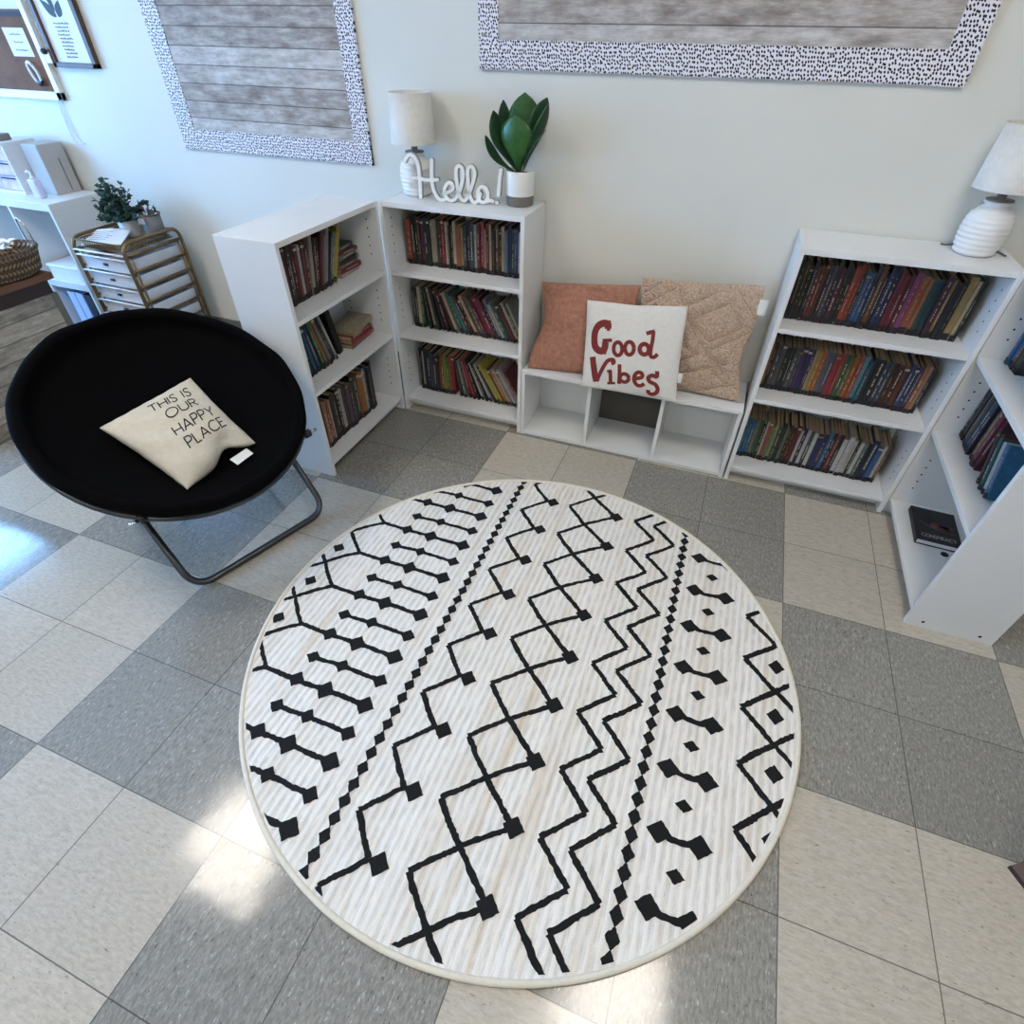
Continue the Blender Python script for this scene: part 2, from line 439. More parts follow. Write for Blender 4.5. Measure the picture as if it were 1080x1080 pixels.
# ------------------------------------------------------------------ round rug
RC = Vector((-.755, -1.080)); RR = .797; RZ = .011
def build_rug():
    t = thing('round_rug', 'round cream rug with black tribal line pattern on the tiled floor', 'rug', (RC.x, RC.y, 0))
    rnd = random.Random(3)
    b = bm_new()
    lathe(b, [(RR - .002, 0.0), (RR - .002, RZ - .003), (RR - .006, RZ)], 160, 0)
    b.faces.ensure_lookup_table()
    lim = RR - .012
    z1 = RZ + .0012
    def put(poly, z1=z1):
        vs = []
        for p in poly:
            q = Vector((p[0], p[1])) - RC
            if q.length > lim: q = q.normalized() * lim
            vs.append(b.verts.new((q.x, q.y, z1)))
        try:
            f = b.faces.new(vs); f.material_index = 1
        except ValueError: pass
    def inside(p): return (Vector((p[0], p[1])) - RC).length < RR - .006
    cnt = [0]
    def stroke(pts, wd=.0125):
        P = []
        for a, c in zip(pts, pts[1:]):
            a = Vector(a); c = Vector(c); n = max(1, int((c - a).length / .006))
            for k in range(n): P.append(a.lerp(c, k / n))
        P.append(Vector(pts[-1])); L = []
        wob = 0
        for i, p in enumerate(P):
            d = (P[min(i+1, len(P)-1)] - P[max(i-1, 0)]).normalized(); nn = Vector((-d.y, d.x))
            wob = wob * .7 + rnd.uniform(-.0011, .0011)
            hw = wd * .60 * rnd.uniform(.80, 1.18)
            L.append((p + nn * (hw + wob), p - nn * (hw - wob)))
        for i in range(len(L) - 1):
            if inside(P[i]) or inside(P[i+1]): put([L[i][0], L[i+1][0], L[i+1][1], L[i][1]], z1 + (cnt[0] % 6) * .00007)
        cnt[0] += 1
    def diamond(x, y, hx, hy):
        if not inside((x, y)) and not inside((x + (hx if x < RC.x else -hx), y)): return
        cs = [(x - hx, y), (x, y - hy), (x + hx, y), (x, y + hy)]; pts = []
        for i in range(4):
            a = Vector(cs[i]); c = Vector(cs[(i+1) % 4])
            for k in range(5):
                p = a.lerp(c, k / 5)
                if k: p += Vector((rnd.uniform(-.0013, .0013), rnd.uniform(-.0013, .0013)))
                pts.append(p)
        put(pts, z1 + .0005)
    p = .1662
    def arc(a, c, sag, n=6):
        return [(a[0] + (c[0]-a[0])*k/n, a[1] + (c[1]-a[1])*k/n + sag * math.sin(PI*k/n)) for k in range(n + 1)]
    for n in range(-5, 10):
        yA = -.765 - p * n
        sh = .005 * n * .45
        x1, x2, x3 = -1.318 + sh, -1.221 + sh, -1.092 + sh
        # chain with a stem that joins the left lattice
        stroke([(-1.417, yA), (x1, yA - .003), (x2, yA + .001), (x3, yA)], .0125)
        diamond(x1, yA, .026, .026); diamond(x2, yA, .029, .030); diamond(x3, yA, .030, .029)
        # short chain between
        yB = yA + .081
        stroke([(x1, yB - .003), (x2, yB + .002), (x3, yB)], .0115)
        diamond(x1, yB - .002, .024, .022); diamond(x2, yB + .002, .023, .023); diamond(x3, yB, .025, .024)
        # lattice
        stroke(arc((-1.417, yA), (-1.505, yA - .083), .004), .0125); stroke(arc((-1.417, yA), (-1.505, yA + .083), -.004), .0105)
        stroke([(-1.505, yA - .083), (-1.595, yA)], .011); stroke([(-1.505, yA + .083), (-1.595, yA)], .011)
        diamond(-1.5, yA - .007, .023, .023)
        # single zigzag with diamonds
        yi = -.503 - .1663 * n; yd = -.747 - .1660 * (n - 1)
        dx = .0022 * n
        xi = -.963 + dx * .9; xo = -.882 + dx * .6
        stroke([(xi, yi), (xo, yi - .0815)], .0120); stroke([(xo, yi + .085), (xi, yi)], .0110)
        diamond(-.859 + dx * .9, yi - .0815, .027, .027)
        # crossed lattice with diamonds
        yl = -.414 - .1653 * n; xl = -.792 + .0022 * n
        xx = -.711 + .003 * n; xd = -.607 + .0027 * n
        stroke(arc((xl, yl), (xx, yl - .081), -.002), .0125); stroke([(xx, yl - .081), (xd, yl - .165)], .0125)
        stroke([(xl, yl - .1653), (xx, yl - .081)], .0110); stroke(arc((xx, yl - .081), (xd, yl), .003), .0110)
        diamond(xd, yl + .001, .028, .027)
        # double zigzag
        for off in (0, .0725):
            xl = -.536 + .0018 * n + off; xr = -.451 + .0022 * n + off
            ya = -.408 - .1655 * n
            stroke([(xl, ya), (xr, ya - .077)], .0125); stroke([(xr, ya - .077), (xl, ya - .1655)], .0115)
        # diamonds at the other edge
        yc = -.7235 - .1658 * n
        xc = -.110 + .002 * n; xe = -.020
        stroke([(xc, yc), (xe, yc - .082)], .0130); stroke([(xe, yc - .082), (xe + .09, yc - .164)], .0120)
        stroke([(xc, yc - .1658), (xe, yc - .082)], .0130); stroke([(xe, yc - .082), (xe + .09, yc)], .0120)
        diamond(xe + .001, yc - .163, .024, .026)
        # dumbbells and single diamonds
        y2 = -.516 - .1565 * n; q0 = -.284 + .0028 * n; q1 = -.184 + .0014 * n
        stroke(arc((q0, y2), (q1, y2 + .001), -.006), .0120)
        diamond(q0, y2, .031, .027); diamond(q1, y2, .032, .028)
        diamond(-.232 + .0023 * n, y2 - .0785, .022, .017)
    for k in range(-4, 42):
        y = -.337 - .0414 * k
        diamond(-1.012 + .0006 * k, y, .0165, .0222)
        diamond(-.346 + .0007 * k, y - .03, .0165, .0222)
    link('pile', b, [M['rug'], M['black_thread']], t, recalc=False)
    b = bm_new()
    tube(b, [(RR * math.cos(2*PI*i/160), RR * math.sin(2*PI*i/160), .0075) for i in range(160)], .0075, 10, 0, True)
    link('binding', b, M['binding'], t)
build_rug()

# ------------------------------------------------------------------ bookcases
BW, BD, BH, PT = .598, .243, .91, .016
SH = (.063, .380, .652)          # upper faces of the three shelf boards
def bookcase(label, loc, rz, W=BW, D=BD, bolts=False):
    t = thing('bookcase', label, 'bookcase', loc, rz, 'white three shelf bookcases')
    for s in (0, 1):
        x0 = 0 if s == 0 else W - PT
        b = bm_new(); bbox(b, x0, x0 + PT, 0, D, 0, BH, .0012)
        xi = PT if s == 0 else W - PT
        for lo in (.44, .715, .13):
            for k in range(5):
                for dy in (.05, D - .045):
                    z = lo + k * .032
                    xa, xb = (xi - .001, xi + .0006) if s == 0 else (xi - .0006, xi + .001)
                    m = Matrix.Translation((xa, dy, z)) @ Matrix.Rotation(PI/2, 4, 'Y')
                    nv = len(b.verts)
                    r = bmesh.ops.create_cone(b, cap_ends=True, segments=8, radius1=.0032, radius2=.0032, depth=xb - xa, matrix=Matrix.Translation(((xa + xb)/2, dy, z)) @ Matrix.Rotation(PI/2, 4, 'Y'))
                    for v in r['verts']:
                        for f in v.link_faces: f.material_index = 1
        if bolts and s == 1:
            for dy in (.045, .2):
                r = bmesh.ops.create_cone(b, cap_ends=True, segments=12, radius1=.005, radius2=.004, depth=.0012, matrix=Matrix.Translation((W + .0004, dy, .026)) @ Matrix.Rotation(PI/2, 4, 'Y'))
                for v in r['verts']:
                    for f in v.link_faces: f.material_index = 1
        link('side_panel', b, [M['laminate'], M['dark_hole']], t)
    b = bm_new(); bbox(b, PT + .0003, W - PT - .0003, .001, D, BH - PT - .003, BH - .0006, .0012); link('top_panel', b, M['laminate'], t)
    for z in SH:
        b = bm_new(); bbox(b, PT + .0003, W - PT - .0003, .003, D - .004, z - PT, z, .0012); link('shelf_board', b, M['laminate'], t)
    b = bm_new(); box(b, PT, W - PT, D - .004, D - .001, .02, BH - PT); link('back_panel', b, M['laminate'], t)
    b = bm_new(); box(b, PT, W - PT, .055, .067, 0, SH[0] - PT - .0005); link('toe_kick', b, M['laminate'], t)
    return t
CA = ((-1.766, -.581, 0), PI/2); CB = ((-1.757, .012, 0), 0); CC = ((-.243, .012, 0), 0); CD = ((.362, .043, 0), -PI/2)
bookcase('white bookcase end-on beside the black saucer chair, books loosely tumbled', *CA)
bookcase('white bookcase under the hello sign and potted leafy plant, left of the bench', *CB)
bookcase('white bookcase packed with dark books under the ridged white lamp, right of the bench', *CC)
bookcase('white bookcase turned side-on at the right edge, mostly empty shelves', *CD, bolts=True)
# cup holes seen on the corner bookcase floor board
b = bm_new(); lathe(b, [(.012, 0), (.012, .0025), (.009, .004)], 20, 0); o = link('furniture_plug', b, M['black_plastic'], loc=(.502, -.241, SH[0])); tag(o, 'black round plug on the bottom shelf of the side-on bookcase', 'plug')

# ------------------------------------------------------------------ books
ORD = ['zeroth', 'first', 'second', 'third', 'fourth', 'fifth', 'sixth', 'seventh', 'eighth', 'ninth', 'tenth', 'eleventh', 'twelfth', 'thirteenth', 'fourteenth', 'fifteenth', 'sixteenth', 'seventeenth', 'eighteenth', 'nineteenth', 'twentieth']
for i, wd in enumerate(['first', 'second', 'third', 'fourth', 'fifth', 'sixth', 'seventh', 'eighth', 'ninth']): ORD.append('twenty-' + wd)
ORD.append('thirtieth')
for wd in ['first', 'second', 'third', 'fourth', 'fifth', 'sixth', 'seventh', 'eighth', 'ninth']: ORD.append('thirty-' + wd)
ORD.append('fortieth')
import colorsys
def cname(h):
    r, g, b_ = (int(h[i:i+2], 16) / 255 for i in (0, 2, 4))
    hh, s, v = colorsys.rgb_to_hsv(r, g, b_); hh *= 360
    if v < .2: return 'black'
    if s < .13: return 'white' if v > .8 else 'light grey' if v > .6 else 'grey' if v > .35 else 'charcoal'
    if s < .36 and v > .68 and 15 < hh < 75: return 'cream'
    base = ('red' if hh < 12 or hh >= 345 else 'orange' if hh < 34 else 'yellow' if hh < 64 else 'green' if hh < 160 else 'teal' if hh < 196 else 'blue' if hh < 250 else 'purple' if hh < 295 else 'magenta')
    if base in ('orange', 'yellow') and (v < .58 or s < .45): base = 'brown' if v < .6 else 'tan'
    if base == 'red' and v < .5: return 'maroon'
    if v < .36: return 'dark ' + base
    if v > .75 and s < .5: return 'pale ' + base
    return base

def book_mesh(hexc, t, h, d, seed, band=True, small=False):
    """a book standing on its tail: spine in front at y=0, x across the spine, z up"""
    rnd = random.Random(seed); b = bm_new()
    k = .0014 if t < .03 else .002
    bbox(b, 0, k, .001, d, 0, h, .0004, 0, 1); bbox(b, t - k, t, .001, d, 0, h, .0004, 0, 1)
    # rounded spine
    prof = []
    n = 5
    for i in range(n + 1):
        a = PI * i / n; prof.append((t/2 - t/2 * math.cos(a), .002 - .002 * math.sin(a)))
    lo = [b.verts.new((x, y, 0)) for x, y in prof]; hi = [b.verts.new((x, y, h)) for x, y in prof]
    for i in range(n): b.faces.new((lo[i], lo[i+1], hi[i+1], hi[i]))
    b.faces.new(lo[::-1]); b.faces.new(hi)
    box(b, k, t - k, .002, d - .002, .0015, h - .0015, 1)
    def mark(z0, z1, w0, w1, mi):
        box(b, t * w0, t * w1, -.0006, .0006, z0, z1, mi)
    if band:
        mark(.002, h * rnd.uniform(.09, .13), .04, .96, 2)
        if rnd.random() < .3: mark(.004, .011, .25, .8, rnd.choice((3, 5)))
    q = rnd.random(); mi = 4 if rnd.random() < .3 else 3
    z = h * rnd.uniform(.2, .3); top = h * rnd.uniform(.7, .92)
    if q < .75:
        wdt = rnd.uniform(.14, .32); c = rnd.uniform(.42, .58)
        while z < top:
            l = rnd.uniform(.002, .008)
            mark(z, z + l, c - wdt/2 * rnd.uniform(.6, 1), c + wdt/2 * rnd.uniform(.6, 1), mi); z += l + rnd.uniform(.0015, .004) + (.012 if rnd.random() < .13 else 0)
    if q > .6 and rnd.random() < .5:
        mark(h * .9, h * .94, .04, .96, mi)
    return b
BM_ = lambda hexc: [cover(hexc), M['pages'], M['label_band'], M['mark_cream'], M['mark_gold'], M['mark_red']]
_seed = [100]
def local(case):
    (lx, ly, lz), rz = case
    return Matrix.Translation((lx, ly, lz)) @ Matrix.Rotation(rz, 4, 'Z')
def put_book(case, mtx, hexc, t, h, d, label, group, band=True):
    _seed[0] += 1
    o = link('book', book_mesh(hexc, t, h, d, _seed[0], band), BM_(hexc))
    o.matrix_world = local(case) @ mtx
    return tag(o, label, 'book', group)

def layout(books, u0, hr, leans, k, seed):
    rnd = random.Random(seed); x = u0; prev = None; far = 0
    for i, bk in enumerate(books):
        t = bk[1] * k / 1000; h = bk[2] / 1000 if len(bk) > 2 else rnd.uniform(*hr)
        if len(bk) <= 3: rnd.uniform(.95, 1.05)
        th = math.radians(leans(i) if leans else 0)
        if prev:
            pt, pth, px = prev; x = px + pt / math.cos(pth) + .0006
            if th > pth: x += -h * math.cos(th) * math.tan(pth) + h * math.sin(th)
        rnd.uniform(-.004, .006); prev = (t, th, x); far = max(far, x + t * math.cos(th))
    return far
def row(case, z, u0, books, place, group, vset, hr=(.172, .182), dr=.108, leans=None, tscale=1.0, right=False, band=True, umax=None):
    """stand books side by side from u0; leans = angle (deg, + = top towards the start side) per book; right=True builds from the far end"""
    if umax is not None:
        lo_, hi_ = .3, 2.0
        for _ in range(24):
            mid = (lo_ + hi_) / 2
            if layout(books, u0, hr, leans, mid, len(place) * 31 + int(z * 1000)) > umax: hi_ = mid
            else: lo_ = mid
        tscale = lo_
    rnd = random.Random(len(place) * 31 + int(z * 1000))
    x = u0; prev = None; n = len(books)
    for i, bk in enumerate(books):
        hexc, tm = bk[0], bk[1] * tscale / 1000
        h = bk[2] / 1000 if len(bk) > 2 else rnd.uniform(*hr)
        d = bk[3] / 1000 if len(bk) > 3 else dr * rnd.uniform(.95, 1.05)
        th = math.radians(leans(i) if leans else 0)
        if prev is not None:
            pt, ph, pth, px = prev
            x = px + pt / math.cos(pth) + .0006
            if th > pth: x = px + pt / math.cos(pth) + .0006 - h * math.cos(th) * math.tan(pth) + h * math.sin(th)
        v = vset + rnd.uniform(-.004, .006)
        if not right:
            m = Matrix.Translation((x, v, z + .0004)) @ Matrix.Rotation(-th, 4, 'Y')
        else:
            m = Matrix.Translation((x, v, z + .0004)) @ Matrix.Rotation(th, 4, 'Y')
            m = Matrix.Translation((2*u0 - x, v, z + .0004)) @ Matrix.Rotation(th, 4, 'Y') @ Matrix.Translation((-tm, 0, 0))
        k = (n - i) if right else (i + 1)
        size = 'thick' if tm > .026 else 'thin' if tm < .0125 else ''
        lab = ('%s %s book, %s from left on %s' % (size, cname(hexc), ORD[k], place)).strip()
        put_book(case, m, hexc, tm, h, d, lab, group, band)
        prev = (tm, h, th, x)

def L(s, sizes):
    cols = s.split(); rnd = random.Random(len(cols))
    return [(c.split(':')[0], float(c.split(':')[1]) if ':' in c else rnd.uniform(*sizes)) for c in cols]
def fit(books, width):
    k = width / sum(b_[1] for b_ in books) * 1000
    return [(b_[0], b_[1] * k) + tuple(b_[2:]) for b_ in books]

B1 = L('c4502e:26 2a2a22:18 1a1618:14 3c1a3a:15 6a1f48:16 12302f:18 1a2a28:14 c9b99a:9 b9b49f:20 2f4a35:12 6a1a1c:13 b3262e:14 d6cfc0:16 2b2226:10 5d4434:12 e0cdb0:14 b3653c:24 c79a70:11 3c5159:16 27333e:17 3e4d57:20 aab0b0:13 8b2a33:14 c4505a:16 d0a0a0:11 7a1f2e:15 cbb58a:11 3a2420:14 6b5138:17 1c1818:12 c8b890:14 6b83a8:16 26335c:17 42563a:12 4a5fa0:14 c9cfe0:17 6e4338:18 d0a92c:17', (12, 18))
row(CB, SH[2], .034, B1, 'top shelf under the hello sign', 'books on the top shelf under the hello sign', .118, (.166, .192), .106, umax=.578)
B2 = L('1f4a4a:14 3a2a26:14 d8c9a0:16 3f6a45:14 201c1c:13 c8b890:12 2a2426:14 2a2a3c:14 5a2430:15 4a3428:13 d8b8a0:14 2f7a74:16 3a8a80:14 6a2a34:14 2c2020:12 d8a888:14 5a5a3a:15 6a7058:13 7a1f34:14 9a2444:20 8a2848:16 2a1e24:12 7a8494:14 c0c4c8:13 3a6a50:16 2a4a38:14 7a2030:13 d0b8a0:13 4a5a3a:14 b0b8a0:11', (12, 16))
row(CB, SH[1], .036, B2, 'middle shelf under the hello sign', 'leaning books on the middle shelf under the hello sign', .108, (.168, .19), .112, leans=lambda i: 0 if i < 4 else min(27, 7 + (i - 4) * 2.4), umax=.577)
B3 = L('2a2028:13 dcd8d0:8 222c44:18 2a3450:17 4a5468:17 2c3c68:17 5a2830:13 8a6038:13 c07830:14 9ab040:14 6a9a48:13 d05838:13 c03848:15 383838:15 8a9490:15 b02438:14 c8304a:12 202020:10 e0dcd4:12 28282c:11 d8d8d0:13 3a2a50:13 e0d040:16 d8c838:12 6a3a28:11 e08840:13 e8c8a0:12 8a8890:13 d8d8d8:14 c8a0a0:11 8a2030:12', (12, 16))
row(CB, SH[0], .040, B3, 'bottom shelf under the hello sign', 'leaning books on the bottom shelf under the hello sign', .104, (.185, .215), .125, leans=lambda i: 0 if i < 13 else min(30, 8 + (i - 13) * 2.6), umax=.577)

C1 = L('241c18:12 181818:16 1c1e1c:16 222624:15 1c2a24:14 8a3040:13 7a2a22:14 5a2a1c:13 3a2a4a:13 5a5468:14 2c2440:14 6a2040:16 1a1a20:16 221c20:14 c04a2a:18 a83028:14 2a3030:10 1f5aa0:18 2868a8:13 1c2438:14 7a4a28:17 302420:13 22366a:19 1c2c50:15 7a1c2c:18 8a2440:17 6a2028:15 9a3a7a:22 b85a30:28 c07840:12 1c4a50:22 143a44:17 502030:22 b08a40:13 1a2030:17 15151a:17 c0a060:26 d8c090:12 181414:12', (12, 18))
row(CC, SH[2], .020, C1, 'top shelf right of the bench', 'dark books on the top shelf right of the bench', .104, (.178, .206), .115, umax=.556)
C2 = L('b06a20:15 2a2024:12 5a545c:18 6a646a:16 2c3834:18 26302c:16 606464:17 50545a:13 4a3478:17 3c2c6a:15 50407c:13 c8b080:12 d0a038:15 d8702c:16 6a6c84:18 5c607a:16 b8303a:20 c03838:15 3a6840:18 6a8038:15 d0602c:18 c85828:16 4a9ab8:18 2c6a80:16 1c2830:16 201c1a:26 3c4c5c:17 3c5c68:14 4a1c18:21 5c241c:19 7a3a20:19 3c4c80:15 2c3460:14 443c70:14 c07040:14 d09060:11 2c3048:16', (12, 18))
row(CC, SH[1], .022, C2, 'middle shelf right of the bench', 'books on the middle shelf right of the bench', .100, (.168, .185), .118, umax=.556)
C3 = L('3a8ab8:16 2c7ab0:14 3080b4:14 8a8a70:15 3a6a50:13 223028:13 d0c8a0:9 c05858:13 7a9060:13 a8b888:13 4a6048:14 2c4038:14 6a8068:12 2a2a28:12 5a1c24:18 7a2430:15 e0dcd8:10 28304c:14 dcdce0:14 505854:14 e4e4e0:15 2a3068:20 283878:20 3c7aa8:14 20242c:13 b04048:12 2a2426:15 e8e8e8:18 e4e0e0:19 dcdcdc:16 303030:11 e0e0e0:14 6a8a80:13 202028:15 1c3468:22 3468a8:20 e8e4e4:13 8a6040:10', (12, 18))
row(CC, SH[0], .022, C3, 'bottom shelf right of the bench', 'books on the bottom shelf right of the bench', .095, (.165, .188), .124, umax=.550)

A1 = L('e0c830:22 8a928c:17 3a3638:13 b0b0b0:16 9a9a98:14 7a2830:14 2a2224:14 5a2024:14 b8b0a4:16 6a2828:16 7a3028:17 c8ccd4:13 8a2a2a:18 4a3230:15 5a3a34:16 3c2a2c:16 6a3430:15', (12, 18))
row(CA, SH[2], .396, A1, 'top shelf beside the black chair', 'books on the top shelf beside the black chair', .100, (.185, .215), .13, leans=lambda i: max(4, 26 - i * 1.9), right=True)
# stack lying flat at the end of that shelf
def flat(case, u, v, z, hexc, t, ln, d, rot, label, group):
    m = Matrix.Translation((u, v, z + t)) @ Matrix.Rotation(rot, 4, 'Z') @ Matrix.Rotation(PI/2, 4, 'Y')
    return put_book(case, m, hexc, t, ln, d, label, group, band=False)
zz = SH[2] + .0005
for i, (c, t_, ln, d_, r_) in enumerate((('d8d2cc', .016, .150, .11, .05), ('a32632', .018, .155, .115, -.03), ('8a8078', .012, .15, .11, .04), ('2a2a2c', .016, .15, .112, .0), ('6a7a6c', .018, .145, .105, .06), ('7a2a30', .014, .14, .1, -.05), ('4a5650', .016, .135, .1, .08))):
    flat(CA, .438, .105, zz, c, t_, ln * .88, d_, r_, '%s book lying flat, %s up in the top shelf stack by the black chair' % (cname(c), ORD[i+1]), 'stack on the top shelf beside the black chair'); zz += t_ + .0004
A2 = L('2a3020:12 3a3428:12 28281e:12 c8b430:13 2c4a58:14 1c5a78:14 3a4a8a:15 4a8a60:11 c07838:10 8a8478:15 20222a:22 cfd0cc:9', (12, 16))
row(CA, SH[1], .040, fit(A2, .185), 'middle shelf beside the black chair', 'books on the middle shelf beside the black chair', .088, (.2, .225), .14, leans=lambda i: 2 if i < 3 else min(17, 4 + (i - 3) * 2.2))
# tall black book, then a tumbled heap beyond it
put_book(CA, Matrix.Translation((.325, .105, SH[1] + .0004)) @ Matrix.Rotation(math.radians(-12), 4, 'Y'), '17171b', .030, .205, .12, 'tall black book leaning on the middle shelf beside the black chair', 'books on the middle shelf beside the black chair', False)
zz = SH[1] + .0005
for i, (c, t_, ln, d_, r_) in enumerate((('8a7a5c', .016, .165, .115, .08), ('c03a4a', .017, .16, .115, -.04), ('a8402c', .018, .165, .115, .04))):
    flat(CA, .388, .080, zz, c, t_, ln, d_, r_, '%s book lying flat, %s up in the middle shelf heap by the black chair' % (cname(c), ORD[i+1]), 'heap on the middle shelf beside the black chair'); zz += t_ + .0004
put_book(CA, Matrix.Translation((.398, .075, zz + .012)) @ Matrix.Rotation(math.radians(80), 4, 'Y'), 'cbb99a', .020, .155, .12, 'cream paperback slanting on top of the heap on the middle shelf', 'heap on the middle shelf beside the black chair', False)
A3 = L('2c3040:16 3a3034:16 c88a60:17 b8582c:17 d0b8a8:11 3a2a28:16 5a4440:16 2a2424:16 d0ccc4:18 4a4448:18 6a5460:18 5c4450:16 2a3430:17 3c5444:18 c8742c:17 d07c30:17 c0c0b8:12 223048:17 2a3c50:18 5a3430:14', (12, 18))
row(CA, SH[0], .060, A3, 'bottom shelf beside the black chair', 'books on the bottom shelf beside the black chair', .070, (.2, .232), .15, umax=.475)

D2 = L('1c2438:18 24304c:16 d8dce0:9 4a4038:16 20382e:17 2060a0:20 1c2a48:15 4a2a24:16 c0a888:9 6a2430:16 8a2a50:20 5a2030:16', (12, 18))
row(CD, SH[1], .022, fit(D2, .21), 'middle shelf of the side-on bookcase', 'books on the middle shelf of the side-on bookcase', .078, (.17, .19), .115)
row(CD, SH[1], .022 + .213 + .075, L('3a3230:16 7a2a28:14 2a6a6a:18 d8dce8:18 2a7ab0:24', (14, 18)), 'the middle shelf of the side-on bookcase, tilted end', 'tilted books on the middle shelf of the side-on bookcase', .07, (.15, .17), .11, leans=lambda i: 24)
D1 = L('3a78b0:17 4a88c0:16 7a4028:18 2a5a3a:15 202428:16', (14, 18))
row(CD, SH[2], .036, D1, 'top shelf of the side-on bookcase', 'books on the top shelf of the side-on bookcase', .07, (.17, .19), .115)
# thin hardback lying on the lowest shelf
t = thing('book', 'black hardback with red flower cover lying flat in the side-on bookcase', 'book', (.412, -.213, SH[0] + .0005), math.radians(-2))
b = bm_new(); bbox(b, 0, .14, 0, .192, 0, .0025, .0008); bbox(b, 0, .14, 0, .192, .0195, .022, .0008); bbox(b, 0, .003, 0, .192, 0, .022, .0008); link('cover', b, cover('1d1a1c'), t)
b = bm_new(); box(b, .003, .136, .004, .188, .0025, .0195); link('page_block', b, M['paper'], t)

# ------------------------------------------------------------------ stroke lettering on any surface  S(x, y) -> (point, normal)
def ribbon(bm, pts, wd, S, lift=.0012, step=.01, mi=0, closed=False):
    P = []
    pts = [Vector(p) for p in pts]
    if closed: pts = pts + [pts[0]]
    for a, c in zip(pts, pts[1:]):
        n = max(1, int((c - a).length / step))
        for k in range(n): P.append(a.lerp(c, k / n))
    P.append(pts[-1]); V = []
    for i, p in enumerate(P):
        if closed: d = P[(i+1) % (len(P)-1)] - P[(i-1) % (len(P)-1)]
        else: d = P[min(i+1, len(P)-1)] - P[max(i-1, 0)]
        d.normalize(); nn = Vector((-d.y, d.x)) * wd / 2
        row_ = []
        for q in (p + nn, p, p - nn):
            s, nrm = S(q.x, q.y); row_.append(bm.verts.new(s + nrm * lift))
        V.append(row_)
    for a, c in zip(V, V[1:]):
        for k in (0, 1):
            try: f = bm.faces.new((a[k], a[k+1], c[k+1], c[k])); f.material_index = mi
            except ValueError: pass
def ell(cx, cy, rx, ry, n=20, a0=0, a1=2*PI):
    return [(cx + rx * math.cos(a0 + (a1-a0)*k/n), cy + ry * math.sin(a0 + (a1-a0)*k/n)) for k in range(n if abs(a1-a0) > 6.2 else n + 1)]
GLY = {  # unit cap height, (advance, strokes)
 'T': (.8, [[(0, 1), (.8, 1)], [(.4, 1), (.4, 0)]]), 'H': (.78, [[(0, 0), (0, 1)], [(.78, 0), (.78, 1)], [(0, .5), (.78, .5)]]),
 'I': (.06, [[(.03, 0), (.03, 1)]]), 'O': (1.0, [ell(.5, .5, .5, .5, 24) + [(1.0, .5)]]),
 'S': (.6, [smoothline([(.56, .86), (.42, .99), (.2, .98), (.06, .8), (.16, .6), (.42, .46), (.56, .26), (.44, .04), (.18, .0), (.02, .16)], 4)]),
 'U': (.74, [[(0, 1), (0, .35)] + ell(.37, .35, .37, .35, 10, PI, 2*PI) + [(.74, 1)]]),
 'R': (.62, [[(0, 0), (0, 1), (.3, 1)] + ell(.32, .75, .25, .25, 8, PI/2, -PI/2) + [(0, .5)], [(.28, .5), (.62, 0)]]),
 'A': (.84, [[(0, 0), (.42, 1), (.84, 0)], [(.14, .33), (.7, .33)]]), 'P': (.58, [[(0, 0), (0, 1), (.3, 1)] + ell(.32, .74, .26, .26, 8, PI/2, -PI/2) + [(0, .48)]]),
 'Y': (.78, [[(0, 1), (.39, .48), (.78, 1)], [(.39, .48), (.39, 0)]]), 'L': (.5, [[(0, 1), (0, 0), (.5, 0)]]),
 'C': (.82, [ell(.5, .5, .5, .5, 18, .85, 2*PI - .85)]), 'E': (.52, [[(.52, 1), (0, 1), (0, 0), (.52, 0)], [(0, .52), (.46, .52)]]),
 'N': (.76, [[(0, 0), (0, 1), (.76, 0), (.76, 1)]]), ' ': (.3, [])}
def lettering(txt, bl, br, up, gap=.2):
    """strokes of a text line laid between bl and br (2-D), cap height along up"""
    tot = sum(GLY[c][0] + gap for c in txt) - gap
    bl, br, up = Vector(bl), Vector(br), Vector(up); e = (br - bl) / tot
    out = []; x = 0
    for c in txt:
        for st in GLY[c][1]: out.append([bl + e * (x + p[0]) + up * p[1] for p in st])
        x += GLY[c][0] + gap
    return out
def flatS(z, mtx=None):
    return lambda x, y: (Vector((x, y, z)), Vector((0, 0, 1)))
# cover title and flower on that hardback
b = bm_new()
for st in lettering('CONSPIRACY', (.018, .022), (.125, .022), (0, .017), .25): ribbon(b, st, .0022, flatS(.0221), .0005, .004)
o = link('title', b, M['mark_cream'], t); partlabel(o, 'cream title lettering')
b = bm_new()
for cx, cy, a, ln in ((.062, .12, .9, .05), (.075, .105, .3, .045), (.085, .098, .0, .04), (.058, .112, 1.3, .036)):
    n = 12; pts = [(cx + ln * (k/n) * math.cos(-a) , cy + ln * (k/n) * math.sin(-a)) for k in range(n + 1)]
    for i in range(n):
        w0 = .011 * math.sin(PI * i / n); w1 = .011 * math.sin(PI * (i+1) / n); s_, c_ = math.sin(-a), math.cos(-a)
        if i == 0: w0 = .0006
        if i == n-1: w1 = .0006
        vs = [b.verts.new((pts[i][0] - s_*w0, pts[i][1] + c_*w0, .0224)), b.verts.new((pts[i][0] + s_*w0, pts[i][1] - c_*w0, .0224)), b.verts.new((pts[i+1][0] + s_*w1, pts[i+1][1] - c_*w1, .0224)), b.verts.new((pts[i+1][0] - s_*w1, pts[i+1][1] + c_*w1, .0224))]
        b.faces.new(vs)
ribbon(b, smoothline([(.018, .108), (.05, .085), (.095, .07), (.13, .068)], 4), .004, flatS(.0222), .0003, .004)
o = link('flower_print', b, cover('a8504c'), t); partlabel(o, 'pinkish red flower on the cover')

